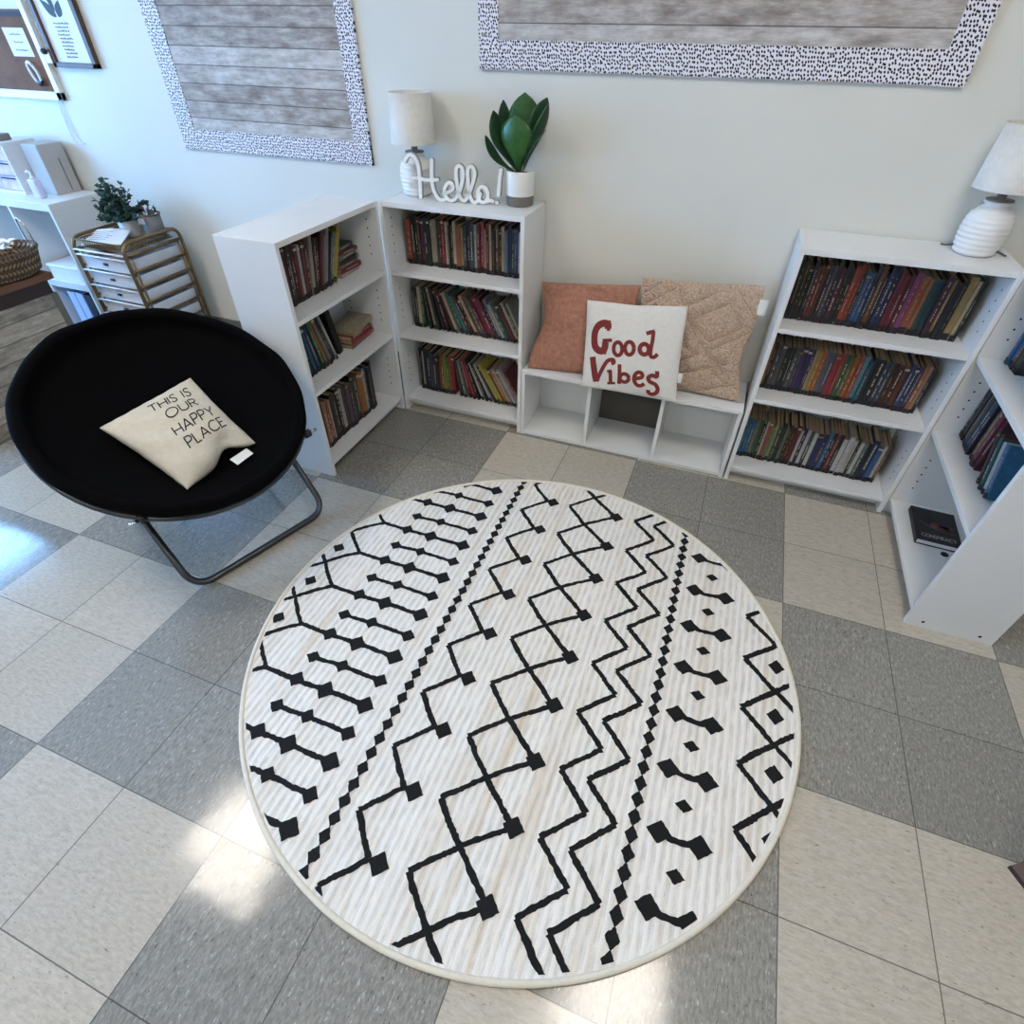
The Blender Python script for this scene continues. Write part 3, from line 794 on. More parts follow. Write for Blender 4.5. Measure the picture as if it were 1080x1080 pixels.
# ------------------------------------------------------------------ bench
BX0, BX1, BHt = -1.156, -.250, .320
def bench():
    t = thing('cubby_bench', 'low white three-compartment cubby bench holding three throw pillows', 'bench', (BX0, .010, 0))
    W = BX1 - BX0; D = .248; p = .0155
    b = bm_new(); bbox(b, 0, W, 0, D, BHt - p, BHt, .0012); link('seat_board', b, M['laminate'], t)
    for x in (0, W - p):
        b = bm_new(); bbox(b, x, x + p, .001, D, 0, BHt - p - .0003, .001); link('side_panel', b, M['laminate'], t)
    cuts = (W * .333, W * .667)
    for x in cuts:
        b = bm_new(); bbox(b, x - p/2, x + p/2, .002, D - .004, .0205, BHt - p - .0003, .001); link('divider', b, M['laminate'], t)
    b = bm_new(); bbox(b, p + .0003, W - p - .0003, .001, D, .004, .020, .001); link('bottom_board', b, M['laminate'], t)
    xs = (p, cuts[0] - p/2, cuts[0] + p/2, cuts[1] - p/2, cuts[1] + p/2, W - p)
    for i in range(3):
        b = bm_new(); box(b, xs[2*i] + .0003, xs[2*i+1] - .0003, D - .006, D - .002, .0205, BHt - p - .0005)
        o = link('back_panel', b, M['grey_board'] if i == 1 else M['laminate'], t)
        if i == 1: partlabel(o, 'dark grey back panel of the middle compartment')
bench()

# ------------------------------------------------------------------ pillows
class Pillow:
    def __init__(s, corners, thick, pinch=.07, seed=1, wr=.004, dents=(), power=.42):
        s.c = [Vector(q) for q in corners]      # TL TR BR BL
        s.T = thick; s.pin = pinch; s.dents = dents; s.pw = power; s.wr = wr
        r = random.Random(seed); s.gr = None; s.ph = [(r.uniform(3, 9), r.uniform(3, 9), r.uniform(0, 6), r.uniform(.4, 1)) for _ in range(6)]
        e1 = s.c[1] - s.c[0]; e2 = s.c[3] - s.c[0]
        s.n = e2.cross(e1).normalized()
    def base(s, u, v):
        a, b_ = (u + 1) / 2, (v + 1) / 2
        return (s.c[3] * (1-a) + s.c[2] * a) * (1-b_) + (s.c[0] * (1-a) + s.c[1] * a) * b_
    def P(s, u, v, side=1):
        uu = u * (1 - s.pin * (1 - v*v) * u*u); vv = v * (1 - s.pin * (1 - u*u) * v*v)
        for du, dv, rad, au, av, an in s.dents:
            g = math.exp(-((u-du)**2 + (v-dv)**2) / rad**2); uu += au * g; vv += av * g
        h = s.T / 2 * max(0, (1 - u*u) * (1 - v*v)) ** s.pw
        edge = max(0, (1-u*u)*(1-v*v)) ** .25
        wn = sum(k * math.sin(a * u + b_ * v * 1.3 + c) for a, b_, c, k in s.ph) / 6 * s.wr * edge
        # gathers near the rim
        rim = (1 - abs(u)) if abs(u) > abs(v) else (1 - abs(v)); t_ = v if abs(u) > abs(v) else u
        wn += .0022 * math.sin(23 * t_ + s.ph[0][2]) * math.exp(-rim * 6) * edge
        for du, dv, rad, au, av, an in s.dents: h -= an * math.exp(-((u-du)**2 + (v-dv)**2) / rad**2) * edge
        if s.gr and side > 0:
            q, segs, w_, dp = s.gr; a, b_ = (u+1)/2, (v+1)/2
            x = (q[3][0]*(1-a) + q[2][0]*a)*(1-b_) + (q[0][0]*(1-a) + q[1][0]*a)*b_; y = (q[3][1]*(1-a) + q[2][1]*a)*(1-b_) + (q[0][1]*(1-a) + q[1][1]*a)*b_
            dm = 1e9
            for (x0, y0), (x1, y1) in segs:
                t_ = max(0, min(1, ((x-x0)*(x1-x0) + (y-y0)*(y1-y0)) / ((x1-x0)**2 + (y1-y0)**2)))
                dm = min(dm, (x - x0 - t_*(x1-x0))**2 + (y - y0 - t_*(y1-y0))**2)
            wn -= dp * math.exp(-dm / w_**2) * edge
        return s.base(uu, vv) + s.n * (side * h + wn)
    def N(s, u, v):
        e = .01
        a = s.P(min(u+e, 1), v) - s.P(max(u-e, -1), v); b_ = s.P(u, min(v+e, 1)) - s.P(u, max(v-e, -1))
        n = a.cross(b_).normalized()
        return n if n.dot(s.n) > 0 else -n
    def mesh(s, N=40):
        b = bm_new(); g = [math.sin(PI/2 * (2*i/N - 1)) for i in range(N + 1)]
        fr = [[b.verts.new(s.P(u, v, 1)) for v in g] for u in g]
        bk = [[fr[i][j] if i in (0, N) or j in (0, N) else b.verts.new(s.P(g[i], g[j], -1)) for j in range(N + 1)] for i in range(N + 1)]
        for i in range(N):
            for j in range(N):
                b.faces.new((fr[i][j], fr[i+1][j], fr[i+1][j+1], fr[i][j+1]))
                b.faces.new((bk[i][j], bk[i][j+1], bk[i+1][j+1], bk[i+1][j]))
        return b
    def surf(s, quad):
        """maps traced 2-D coordinates (quad = TL TR BR BL in the tracing) onto the front face"""
        q = [Vector(k) for k in quad]
        def S(x, y):
            u = v = 0.0; p = Vector((x, y))
            for _ in range(8):
                a, b_ = (u+1)/2, (v+1)/2
                f = (q[3]*(1-a) + q[2]*a)*(1-b_) + (q[0]*(1-a) + q[1]*a)*b_ - p
                du = ((q[2]-q[3])*(1-b_) + (q[1]-q[0])*b_) / 2; dv = ((q[0]-q[3])*(1-a) + (q[1]-q[2])*a) / 2
                det = du.x*dv.y - du.y*dv.x
                u -= (f.x*dv.y - f.y*dv.x) / det; v -= (du.x*f.y - du.y*f.x) / det
            u = max(-.99, min(.99, u)); v = max(-.99, min(.99, v))
            return s.P(u, v), s.N(u, v)
        return S
def origin_to(o):
    """move the object's origin to the centre of its lowest point"""
    me = o.data; cx = sum(v.co.x for v in me.vertices) / len(me.vertices); cy = sum(v.co.y for v in me.vertices) / len(me.vertices); zz_ = min(v.co.z for v in me.vertices)
    d = Vector((cx, cy, zz_)); me.transform(Matrix.Translation(-d)); o.location = o.location + d; return d
def pillow_thing(name, label, P, mat, cover_name='pillow_cover', group=None, N=40):
    bm = P.mesh(N); t = thing(name, label, 'pillow', (0, 0, 0), 0, group)
    c = sum(P.c, Vector()) / 4
    t.location = (c.x, c.y, min(q.z for q in P.c))
    o = link(cover_name, bm, mat, None, smooth=True); o.parent = t; o.data.transform(Matrix.Translation(-t.location))
    return t
def add_on(t, name, bm, mat, **kw):
    o = link(name, bm, mat, None, **kw); o.data.transform(Matrix.Translation(-t.location)); o.parent = t; return o

rust = Pillow([(-1.143, .197, .630), (-.738, .197, .670), (-.752, .085, .326), (-1.138, .036, .322)], .09, .02, 2, .009, dents=((-1, .15, .5, .17, 0, .0), (-.55, -.05, .22, 0, 0, .012)))
rust.gr = (((118, 108), (530, 125), (470, 500), (70, 470)), (((120, 305), (215, 318)), ((150, 326), (112, 400)), ((215, 318), (260, 300)), ((300, 135), (380, 160))), 13, .012)
pillow_thing('throw_pillow', 'rust orange linen throw pillow slumped at the left end of the bench', rust, M['rust'], group='throw pillows on the bench', N=64)
beige = Pillow([(-.738, .192, .700), (-.298, .192, .730), (-.268, .070, .326), (-.690, .085, .324)], .095, .02, 5, .008, dents=((1, -.3, .5, -.13, 0, 0), (.5, -.5, .3, 0, 0, .010)))
BQ = ((95, 85), (895, 130), (735, 860), (340, 810))
BS = (((130, 200), (235, 110)), ((185, 255), (345, 140)), ((440, 260), (620, 160)), ((500, 330), (690, 235)), ((690, 235), (775, 385)), ((510, 375), (600, 480)), ((600, 480), (775, 385)), ((620, 530), (820, 410)), ((735, 160), (845, 330)), ((365, 150), (410, 250)), ((385, 395), (525, 560)), ((440, 300), (600, 560)), ((600, 560), (690, 650)), ((380, 680), (560, 560)), ((400, 745), (600, 660)), ((600, 660), (735, 610)), ((660, 600), (690, 680)), ((430, 780), (560, 830)), ((560, 830), (690, 760)), ((650, 690), (700, 760)))
beige.gr = (BQ, BS, 15, .014)
tb = pillow_thing('throw_pillow', 'beige tufted throw pillow with raised diamond pattern against the wall', beige, M['boucle'], group='throw pillows on the bench', N=110)
b = bm_new(); SB = beige.surf(BQ)
for sg in BS: ribbon(b, sg, 5, SB, .0008, 12)
add_on(tb, 'tufting_groove', b, M['boucle_seam'])
b = bm_new(); e = beige.c[1].lerp(beige.c[2], .18) + Vector((-.012, -.01, 0))
bbox(b, e.x, e.x + .03, e.y - .006, e.y - .004, e.z - .022, e.z + .034, .0005); add_on(tb, 'care_tag', b, M['tag_white'])

white = Pillow([(-.922, .095, .622), (-.543, .095, .651), (-.505, -.012, .320), (-.885, -.016, .312)], .074, .022, 9, .010, dents=((0, 1, .35, 0, -.02, 0),))
tw = pillow_thing('throw_pillow', 'white square pillow with maroon Good Vibes lettering in front of the others', white, M['white_cotton'], group='throw pillows on the bench')
S = white.surf([(145, 120), (980, 185), (870, 950), (110, 840)])
b = bm_new()
sm = lambda p: [tuple(q) for q in smoothline(p, 5)]
for pts, wd in ((sm([(342, 350), (338, 312), (300, 306), (258, 325), (230, 370), (221, 430), (230, 490), (262, 524), (298, 528), (316, 500), (322, 455)]), 58), ([(296, 444), (378, 440)], 28), ([(312, 556), (324, 490)], 32), ([(350, 282), (345, 366)], 30),
                (ell(427, 510, 36, 54) + [(463, 510)], 32), (ell(521, 505, 36, 52) + [(557, 505)], 32), (ell(640, 512, 37, 42) + [(677, 512)], 35),
                (sm([(714, 368), (706, 440), (690, 520), (690, 566), (718, 574), (745, 550)]), 31), ([(656, 386), (722, 370)], 32),
                (sm([(210, 578), (220, 660), (232, 740), (245, 790)]), 54), (sm([(245, 790), (274, 720), (312, 650), (345, 608), (385, 600), (394, 622), (372, 632)]), 33),
                ([(336, 699), (376, 692)], 24), ([(364, 692), (361, 800)], 32), ([(333, 804), (400, 800)], 22),
                (sm([(441, 636), (439, 720), (431, 806)]), 31), (ell(477, 752, 36, 36) + [(513, 752)], 32),
                (sm([(560, 757), (616, 742), (618, 710), (590, 700), (564, 722), (556, 770), (577, 810), (610, 814), (634, 796)]), 32),
                (sm([(740, 688), (735, 735), (700, 724), (668, 744), (678, 778), (720, 800), (738, 840), (722, 876), (690, 888), (664, 874), (664, 850)]), 33)):
    ribbon(b, pts, wd, S, .0016, 12)
o = add_on(tw, 'lettering', b, M['vibes_red']); partlabel(o, 'maroon hand-drawn Good Vibes lettering')
b = bm_new(); e = white.c[1].lerp(white.c[2], .74); bbox(b, e.x - .004, e.x + .012, e.y - .002, e.y, e.z - .018, e.z + .022, .0005); add_on(tw, 'side_tag', b, M['tag_white'])

# ------------------------------------------------------------------ saucer chair
CCtr = Vector((-1.955, -.990, .532)); TH, PH = .477, -.302
CN = Vector((math.sin(TH)*math.cos(PH), math.sin(TH)*math.sin(PH), math.cos(TH)))
CF = Vector((math.cos(PH), math.sin(PH), 0)); CL = Vector((-math.sin(PH), math.cos(PH), 0))
def chair():
    t = thing('saucer_chair', 'round black plush folding saucer chair with grey tube legs', 'chair', (CCtr.x, CCtr.y, 0))
    Rm = .386; dep = .125
    X = CN.cross(CL) * -1
    X = CL.cross(CN); Y = CN.cross(X)
    m = Matrix(((X.x, Y.x, CN.x, CCtr.x - t.location.x), (X.y, Y.y, CN.y, CCtr.y - t.location.y), (X.z, Y.z, CN.z, CCtr.z), (0, 0, 0, 1)))
    b = bm_new(); n = 96
    prof = [(0.0005, -dep)]
    for k in range(1, 16):
        r = (Rm - .03) * k / 15; prof.append((r, -dep * (1 - (r / Rm) ** 2.2)))
    for k in range(0, 13):
        a = PI - PI * 1.25 * k / 12; prof.append((Rm - .012 + .02 * math.cos(a) , -.004 + .02 * math.sin(a)))
    for k in range(13, -1, -1):
        r = (Rm - .012) * k / 14; prof.append((max(r, .0005), -.032 - dep * (1 - (r / Rm) ** 2.2)))
    rings = []
    for j, (r, z) in enumerate(prof):
        rg = []
        for i in range(n):
            a = 2*PI*i/n
            k = (r / Rm) ** 6
            rr = r * (1 + k * (.003 * math.sin(9*a + 1) + .003 * math.sin(17*a))); z2 = z + k * (.002 * math.sin(13*a) + .002 * math.sin(7*a + 2))
            rg.append(b.verts.new((rr * math.cos(a), rr * math.sin(a), z2)))
        rings.append(rg)
    for p, q in zip(rings, rings[1:]):
        for i in range(n):
            f = b.faces.new((p[i], p[(i+1) % n], q[(i+1) % n], q[i])); f.smooth = True
    bmesh.ops.transform(b, matrix=m, verts=b.verts); link('seat_cover', b, M['plush'], t)
    b = bm_new(); tube(b, [(Rm * 1.0 * math.cos(2*PI*i/64), Rm * math.sin(2*PI*i/64), -.034) for i in range(64)], .0105, 10, 0, True)
    bmesh.ops.transform(b, matrix=m, verts=b.verts); o = link('rim_tube', b, M['metal_grey'], t)
    def G(f, l, z): return (Vector((0, 0, z)) + CF * f + CL * l)
    lo, hi = -.235, .285
    # U-shaped leg frame: bar on the floor in front, arms rising to the back of the rim, and its mirror
    for sgn, sh in ((1, 0), (-1, .021)):
        fb = .205 if sgn == 1 else -.30
        a0, a1 = (lo - 0, hi) if sgn == 1 else (lo + .022, hi - .022)
        zt = CCtr.z - sgn * -.118 - .03 if sgn == 1 else CCtr.z - .118 - .035
        zt = CCtr.z + .105 - .062 if sgn == 1 else CCtr.z - .118 - .046
        ft = -.235 if sgn == 1 else .235
        pts = [G(ft, a0, zt), G(fb, a0, .012), G(fb + .01, a1, .012), G(ft, a1, zt)]
        b = bm_new(); tube(b, fillet(pts, .075, 8), .0115, 12); link('leg_frame', b, M['metal_grey'], t)
    for l, nm in ((lo - .025, 'bolt'), (hi - .012, 'bolt')):
        c = G(.240, l, CCtr.z - .118 - .040); s_ = -1 if l < 0 else 1
        b = bm_new(); tube(b, [c, c + CL * s_ * .02], .014, 12); tube(b, [c + CL * s_ * .02, c + CL * s_ * .045], .0055, 10, 1)
        link(nm, b, [M['black_plastic'], M['steel']], t)
chair()
hp = Pillow([(-2.089, -1.147, .503), (-2.036, -.833, .525), (-1.759, -.906, .378), (-1.805, -1.162, .361)], .108, .05, 21, .012, dents=((.35, -1, .35, 0, .22, .01), (.55, -.75, .2, 0, 0, .012)))
th = pillow_thing('throw_pillow', 'small cream pillow printed with this is our happy place, on the black chair', hp, M['cream_cotton'])
S = hp.surf([(30, 390), (600, 55), (1010, 470), (590, 770)])
b = bm_new()
for txt, bl, br, up in (('THIS IS', (358, 352), (612, 212), (-33, -52)), ('OUR', (470, 400), (655, 290), (-33, -52)), ('HAPPY', (522, 498), (765, 340), (-38, -54)), ('PLACE', (607, 568), (832, 408), (-44, -54))):
    for st in lettering(txt, bl, br, up, .2): ribbon(b, st, 8.5, S, .0012, 8)
o = add_on(th, 'lettering', b, M['text_black']); partlabel(o, 'thin black capital lettering')
b = bm_new()
q0 = hp.c[2].lerp(hp.c[3], .14) + Vector((0, 0, .004)); d1 = (hp.c[2] - hp.c[3]).normalized(); d2 = (hp.c[2] - hp.c[1]).normalized()
vs = [q0, q0 - d1 * .066, q0 - d1 * .06 + d2 * .03, q0 + d1 * .004 + d2 * .028]
lo_ = [b.verts.new(v - hp.n * .001) for v in vs]; hi_ = [b.verts.new(v + hp.n * .0005) for v in vs]
b.faces.new(hi_); b.faces.new(lo_[::-1])
for i in range(4): b.faces.new((lo_[i], lo_[(i+1) % 4], hi_[(i+1) % 4], hi_[i]))
add_on(th, 'care_tag', b, M['tag_white'])

# ------------------------------------------------------------------ lamps, sign, potted plant on the bookcases
def lamp(label, loc, cord=False):
    t = thing('table_lamp', label, 'lamp', loc, 0, 'white ridged table lamps')
    b = bm_new(); prof = [(.0, 0), (.048, 0), (.052, .004)]
    for k in range(0, 57):
        s_ = k / 56; z = .006 + s_ * .128
        r = .055 + .008 * math.sin(PI * min(1, s_ * 1.15)) - (.026 * max(0, (s_ - .74) / .26) ** 1.8)
        prof.append((r + .0013 * math.sin(s_ * 2*PI * 9), z))
    prof += [(.040, .139), (.036, .143), (.0, .143)]
    lathe(b, [(max(r, .0004), z) for r, z in prof], 48); link('lamp_base', b, M['ceramic'], t)
    b = bm_new(); lathe(b, [(.0355, .1432), (.0355, .147), (.012, .148), (.012, .175), (.008, .176), (.008, .21)], 24); link('lamp_socket', b, M['ceramic_grey'], t)
    b = bm_new(); lathe(b, [(.084, .172), (.076, .326), (.0748, .3255), (.0825, .1725), (.084, .172)], 56, cap=False); link('lamp_shade', b, M['shade_linen'], t)
    if cord:
        b = bm_new(); tube(b, smoothline([(-.075, .06, .0035), (-.066, .055, .0035), (-.04, .066, .0035), (.0, .07, .0035), (.05, .06, .0035), (.072, .03, .0035), (.085, -.01, .0035)], 5), .0028, 8); link('power_cord', b, M['grey_felt'], t)
lamp('white ridged table lamp behind the hello sign', (-1.668, .172, BH))
lamp('white ridged table lamp on the bookcase of dark books, near the right edge', (.247, .160, BH), True)

t = thing('hello_sign', 'white cut-out script sign reading Hello! on the bookcase', 'sign', (-1.668, .080, BH), math.radians(7))
sx = lambda p: ((p[0] - 105) / 635 * .378, 0, (768 - p[1]) / 277 * .141)
strokes = [[(112, 530), (122, 505), (150, 478), (182, 490), (202, 540), (205, 620), (203, 690), (200, 757)], [(152, 624), (200, 622), (250, 630), (335, 624)],
           [(296, 492), (290, 560), (287, 640), (296, 700), (320, 745), (350, 756), (385, 735)],
           [(350, 712), (395, 700), (425, 672), (412, 640), (385, 648), (366, 690), (376, 735), (408, 756), (440, 738)],
           [(440, 738), (470, 680), (492, 600), (490, 545), (466, 528), (450, 560), (452, 640), (465, 720), (492, 757)],
           [(492, 757), (520, 720), (556, 630), (570, 565), (550, 528), (526, 550), (525, 640), (535, 720), (560, 757), (588, 742)],
           [(586, 744), (600, 700), (588, 690)], ell(618, 701, 33, 52, 22) + [(651, 701)], [(640, 746), (668, 735), (690, 745)],
           [(738, 528), (728, 600), (720, 690), (716, 706)], [(722, 745), (700, 752)]]
b = bm_new()
def slab(b, pts, wd, y0, y1, mi):
    P = [Vector((p.x, p.y)) for p in smoothline([Vector(q) for q in pts], 6)]
    F = []
    for i, p in enumerate(P):
        d = (P[min(i+1, len(P)-1)] - P[max(i-1, 0)]).normalized(); nn = Vector((-d.y, d.x)) * wd / 2
        e_ = 1 if 0 < i < len(P) - 1 else .7
        A, C = p + nn * e_, p - nn * e_
        a3, c3 = sx(A), sx(C)
        F.append([b.verts.new((a3[0], y0, a3[2])), b.verts.new((c3[0], y0, c3[2])), b.verts.new((c3[0], y1, c3[2])), b.verts.new((a3[0], y1, a3[2]))])
    for a_, c_ in zip(F, F[1:]):
        for k in range(4):
            f = b.faces.new((a_[k], a_[(k+1) % 4], c_[(k+1) % 4], c_[k])); f.material_index = mi
    b.faces.new(F[0][::-1]).material_index = mi; b.faces.new(F[-1]).material_index = mi
for i, st in enumerate(strokes):
    slab(b, st, 30 - (i % 3), .0002 * i, .012 + .0002 * i, 1)
link('lettering_back', b, [M['sign_white'], M['sign_edge']], t)
b = bm_new()
for i, st in enumerate(strokes): slab(b, st, 21, -.004 + .0002 * i, .004 + .0002*i, 0)
link('lettering_face', b, M['sign_white'], t)

def leaf(b, base, tip, wd, side, bend=0, mi=0, n=12, m=4, cup=.12, shape=1.0):
    """broad leaf from base to tip; side = across direction, bend = lift of the midrib"""
    base, tip = Vector(base), Vector(tip); ax = tip - base; side = Vector(side); side = (side - ax.normalized() * side.dot(ax.normalized())).normalized()
    nr = ax.cross(side).normalized(); G_ = []
    for i in range(n + 1):
        s_ = i / n; c = base + ax * s_ + nr * bend * math.sin(PI * s_)
        w_ = wd / 2 * (math.sin(PI * s_ ** shape) ** .8 if 0 < s_ < 1 else 0) + .0012
        G_.append([b.verts.new(c + side * w_ * (j / m) + nr * cup * w_ * ((j / m) ** 2) * 1.6) for j in range(-m, m + 1)])
    for a_, c_ in zip(G_, G_[1:]):
        for j in range(2 * m):
            f = b.faces.new((a_[j], a_[j+1], c_[j+1], c_[j])); f.material_index = mi; f.smooth = True
def thicken(o, d=.0012):
    md = o.modifiers.new('thickness', 'SOLIDIFY'); md.thickness = d; return o
PX, PY = -1.238, .176
t = thing('potted_plant', 'broad-leaved green plant in a white and grey-brown pot on the bookcase', 'plant', (PX, PY, BH))
b = bm_new(); lathe(b, [(.0004, 0), (.046, 0), (.050, .004), (.0525, .034), (.053, .0345)], 40, 0, cap=False); lathe(b, [(.053, .0345), (.055, .09), (.055, .112), (.0535, .114), (.051, .112), (.050, .098), (.0004, .098)], 40, 1, cap=False)
o = link('pot', b, [M['ceramic_grey'], M['ceramic']], t)
b = bm_new(); lathe(b, [(.0496, .094), (.049, .1), (.0004, .103)], 32, cap=False); link('soil', b, M['soil'], t)
for tip, wd, side, bend, mm, st in (((-.006, .050, .335), .098, (1, .2, 0), .01, 'leaf', .0), ((-.008, -.035, .280), .104, (1, -.1, 0), -.02, 'leaf', .0), ((-.105, .0, .285), .058, (.5, 1, .3), .022, 'leaf_dark', 0), ((-.125, -.03, .215), .036, (.3, 1, .2), .022, 'leaf_dark', 0),
                                     ((.098, -.02, .242), .040, (.3, -1, .2), -.016, 'leaf_dark', 0), ((.078, .045, .325), .062, (.7, .8, 0), .0, 'leaf_dark', 0), ((.094, .0, .312), .045, (.4, -1, .4), -.018, 'leaf', 0), ((-.085, .045, .312), .05, (.6, 1, .2), .02, 'leaf_dark', 0)):
    b = bm_new(); leaf(b, (tip[0] * .08, tip[1] * .08, .1), tip, wd * 1.15, side, bend, 0, 18, 4, .12, 1.9); thicken(link('leaf', b, M[mm], t))

# ------------------------------------------------------------------ bulletin boards on the wall
def board(label, x0, x1, z0, z1, bw_l, bw_r, bw_b):
    t = thing('bulletin_board', label, 'bulletin board', (x0, YW, z0), 0, 'plank-print bulletin boards')
    W, H = x1 - x0, z1 - z0
    b = bm_new(); box(b, .01, W - .01, -.010, -.0005, .01, H - .01); o = link('plank_panel', b, M['board_planks'], t)
    b = bm_new()
    box(b, 0, bw_l, -.0125, -.0005, 0, H); box(b, W - bw_r, W, -.0130, -.0005, -.002, H); box(b, 0, W, -.0118, -.0005, 0, bw_b); box(b, 0, W, -.0118, -.0005, H - bw_b, H)
    link('border_trim', b, M['dots'], t)
board('plank-print bulletin board with speckled border above the plain stretch of wall, left of the lamp', -2.905, -1.915, .980, 2.08, .085, .072, .078)
board('wide plank-print bulletin board with speckled border above the throw pillows', -1.424, .054, 1.303, 2.40, .071, .075, .078)

# cork board, poster and bits
t = thing('cork_board', 'cork notice board in a white frame, partly out of view', 'cork board', (-4.45, YW, 1.130))
b = bm_new(); box(b, .01, .878, -.010, -.0005, .01, .9); link('cork_panel', b, M['cork'], t)
b = bm_new()
for q in ((.855, .885, 0, .92), (0, .885, 0, .032), (0, .03, 0, .92), (0, .885, .9, .92)): bbox(b, q[0], q[1], -.022, -.0005, q[2], q[3], .002)
link('frame', b, M['white_plastic'], t)
b = bm_new(); box(b, .01, .845, -.0125, -.011, .296, .312); box(b, .845, .855, -.0125, -.0105, .03, .9); link('dark_trim', b, M['ink'], t)  # dark strips inside the frame and below the pinned sheet
b = bm_new(); box(b, .02, .845, -.0125, -.0108, .32, .88); link('pinned_sheet', b, M['paper_lilac'], t)
def sheet(name, label, cat, x0, x1, z0, z1, mat, y=YW - .0115, shear=0):
    t = thing(name, label, cat, ((x0+x1)/2, y, z0)); w_ = (x1-x0)/2
    b = bm_new(); box(b, -w_, w_, -.0008, 0, 0, z1 - z0); link('sheet', b, mat, t); return t, w_, z1 - z0
def scribble(t, rows, y, seed, mat, ht=.006):
    rnd = random.Random(seed); b = bm_new()
    for z, xa, xb in rows:
        x = xa
        while x < xb:
            l = rnd.uniform(.004, .014); l = min(l, xb - x + .001)
            S_ = lambda u, v: (Vector((u, y, v)), Vector((0, -1, 0)))
            ribbon(b, smoothline([(x, z), (x + l*.3, z + ht * rnd.uniform(.3, 1)), (x + l*.6, z), (x + l, z + ht * rnd.uniform(.2, .8))], 3), .0028, S_, .0003, .004)
            x += l + .003
    return link('writing', b, mat, t)
t, w_, h_ = sheet('paper_note', 'white paper note pinned to the cork board', 'paper', -3.775, -3.640, 1.288, 1.388, M['paper'])
scribble(t, [(.075, -.035, .035), (.048, -.025, .03), (.020, -.035, .04)], -.001, 4, M['slate_leaf'], .008)
t = thing('hanging_clip', 'small oval black and white clip hanging on the cork board', 'clip', (-3.675, YW - .024, 1.185))
b = bm_new(); tube(b, [(.022 * math.cos(2*PI*i/24) + .012 * math.sin(2*PI*i/24), 0, .045 + .04 * math.sin(2*PI*i/24) * -1) for i in range(24)], .006, 8, 0, True); link('ring', b, M['white_plastic'], t)
b = bm_new(); bmesh.ops.create_uvsphere(b, u_segments=16, v_segments=10, radius=.02, matrix=Matrix.Translation((.012, 0, .012)) @ Matrix.Diagonal((1, .4, .8, 1))); link('bead', b, M['black_plastic'], t, smooth=True)
t = thing('wall_hook', 'dark hook with pale base between the cork board and the leaf poster', 'hook', (-3.535, YW - .026, 1.268))
b = bm_new(); bbox(b, -.014, .02, -.006, .0, 0, .04, .003); link('base', b, M['white_plastic'], t)
b = bm_new(); bmesh.ops.create_uvsphere(b, u_segments=16, v_segments=10, radius=.016, matrix=Matrix.Translation((.0, -.008, .042)) @ Matrix.Diagonal((1.1, .8, .7, 1))); link('cap', b, M['black_plastic'], t, smooth=True)
t = thing('hanging_string', 'pale string loop hanging below the cork board corner', 'string', (-3.6, YW - .006, .955))
b = bm_new(); tube(b, smoothline([(-.02, 0, .185), (-.03, 0, .12), (-.035, 0, .04), (-.02, 0, .004), (.035, 0, .003)], 6), .0022, 6); tube(b, smoothline([(-.005, 0, .185), (-.01, 0, .13), (-.01, 0, .07), (-.005, 0, .03), (.012, 0, .006)], 6), .0022, 6); link('loop', b, M['white_plastic'], t)

t = thing('framed_poster', 'dark-framed white poster with leaf print and lines of writing', 'poster', (-3.39, YW, 1.255))
b = bm_new()
for q in ((-.135, -.112, 0, .42), (.108, .131, 0, .42), (-.135, .131, 0, .018), (-.135, .131, .402, .42)): bbox(b, q[0], q[1], -.024, -.001, q[2], q[3], .0015)
link('frame', b, M['frame_wood'], t)
b = bm_new(); box(b, -.113, .110, -.010, -.001, .017, .405); link('sheet', b, M['paper'], t)
b = bm_new()
def flatleaf(cx, cz, ang, ln, wd):
    n = 14; d = Vector((math.cos(ang), math.sin(ang))); s_ = Vector((-d.y, d.x)); pr = None
    for i in range(n + 1):
        k = i / n; w_ = wd / 2 * math.sin(PI * k ** .8) + .0004; c = Vector((cx, cz)) + d * ln * k
        q = [b.verts.new((p.x, -.0108, p.y)) for p in (c + s_ * w_, c - s_ * w_)]
        if pr: b.faces.new((pr[0], pr[1], q[1], q[0]))
        pr = q
for a_ in ((-.008, .170, 2.42, .085, .034), (.004, .170, 1.02, .062, .036), (-.006, .186, 1.85, .085, .024), (-.022, .228, 2.6, .075, .034), (-.004, .236, .95, .07, .036), (-.018, .27, 1.75, .08, .03)): flatleaf(*a_)
link('leaf_print', b, M['slate_leaf'], t)
scribble(t, [(.148 - .0125 * k, -.042 + .0015 * (k % 3), .044 - .004 * (k % 4) - .002 * k) for k in range(10)], -.0108, 8, M['ink'], .006)

# ------------------------------------------------------------------ storage shelf behind the cart
UX1, UY0, UY1, UH = -3.585, -.045, .245, .748
t = thing('storage_shelf', 'white cube storage shelf behind the drawer cart, left part out of view', 'shelf', (UX1 - .93, UY0, 0))
W = .93; D = UY1 - UY0
b = bm_new(); bbox(b, 0, W, 0, D, UH - .034, UH, .0015); link('top_panel', b, M['laminate'], t)
for x in (0, W - .016):
    b = bm_new(); bbox(b, x, x + .016, 0, D, 0, UH - .0345, .001); link('side_panel', b, M['laminate'], t)
for x in (.31, .62):
    b = bm_new(); bbox(b, x - .008, x + .008, .001, D - .004, .041, UH - .0345, .001); link('divider', b, M['laminate'], t)
for x0 in (.0165, .3185, .6285):
    for z in (.362, .04):
        b = bm_new(); bbox(b, x0, x0 + (.285 if x0 > .6 else .293 if x0 < .1 else .293), .002, D - .004, z - .034, z, .001); link('shelf_board', b, M['laminate'], t)
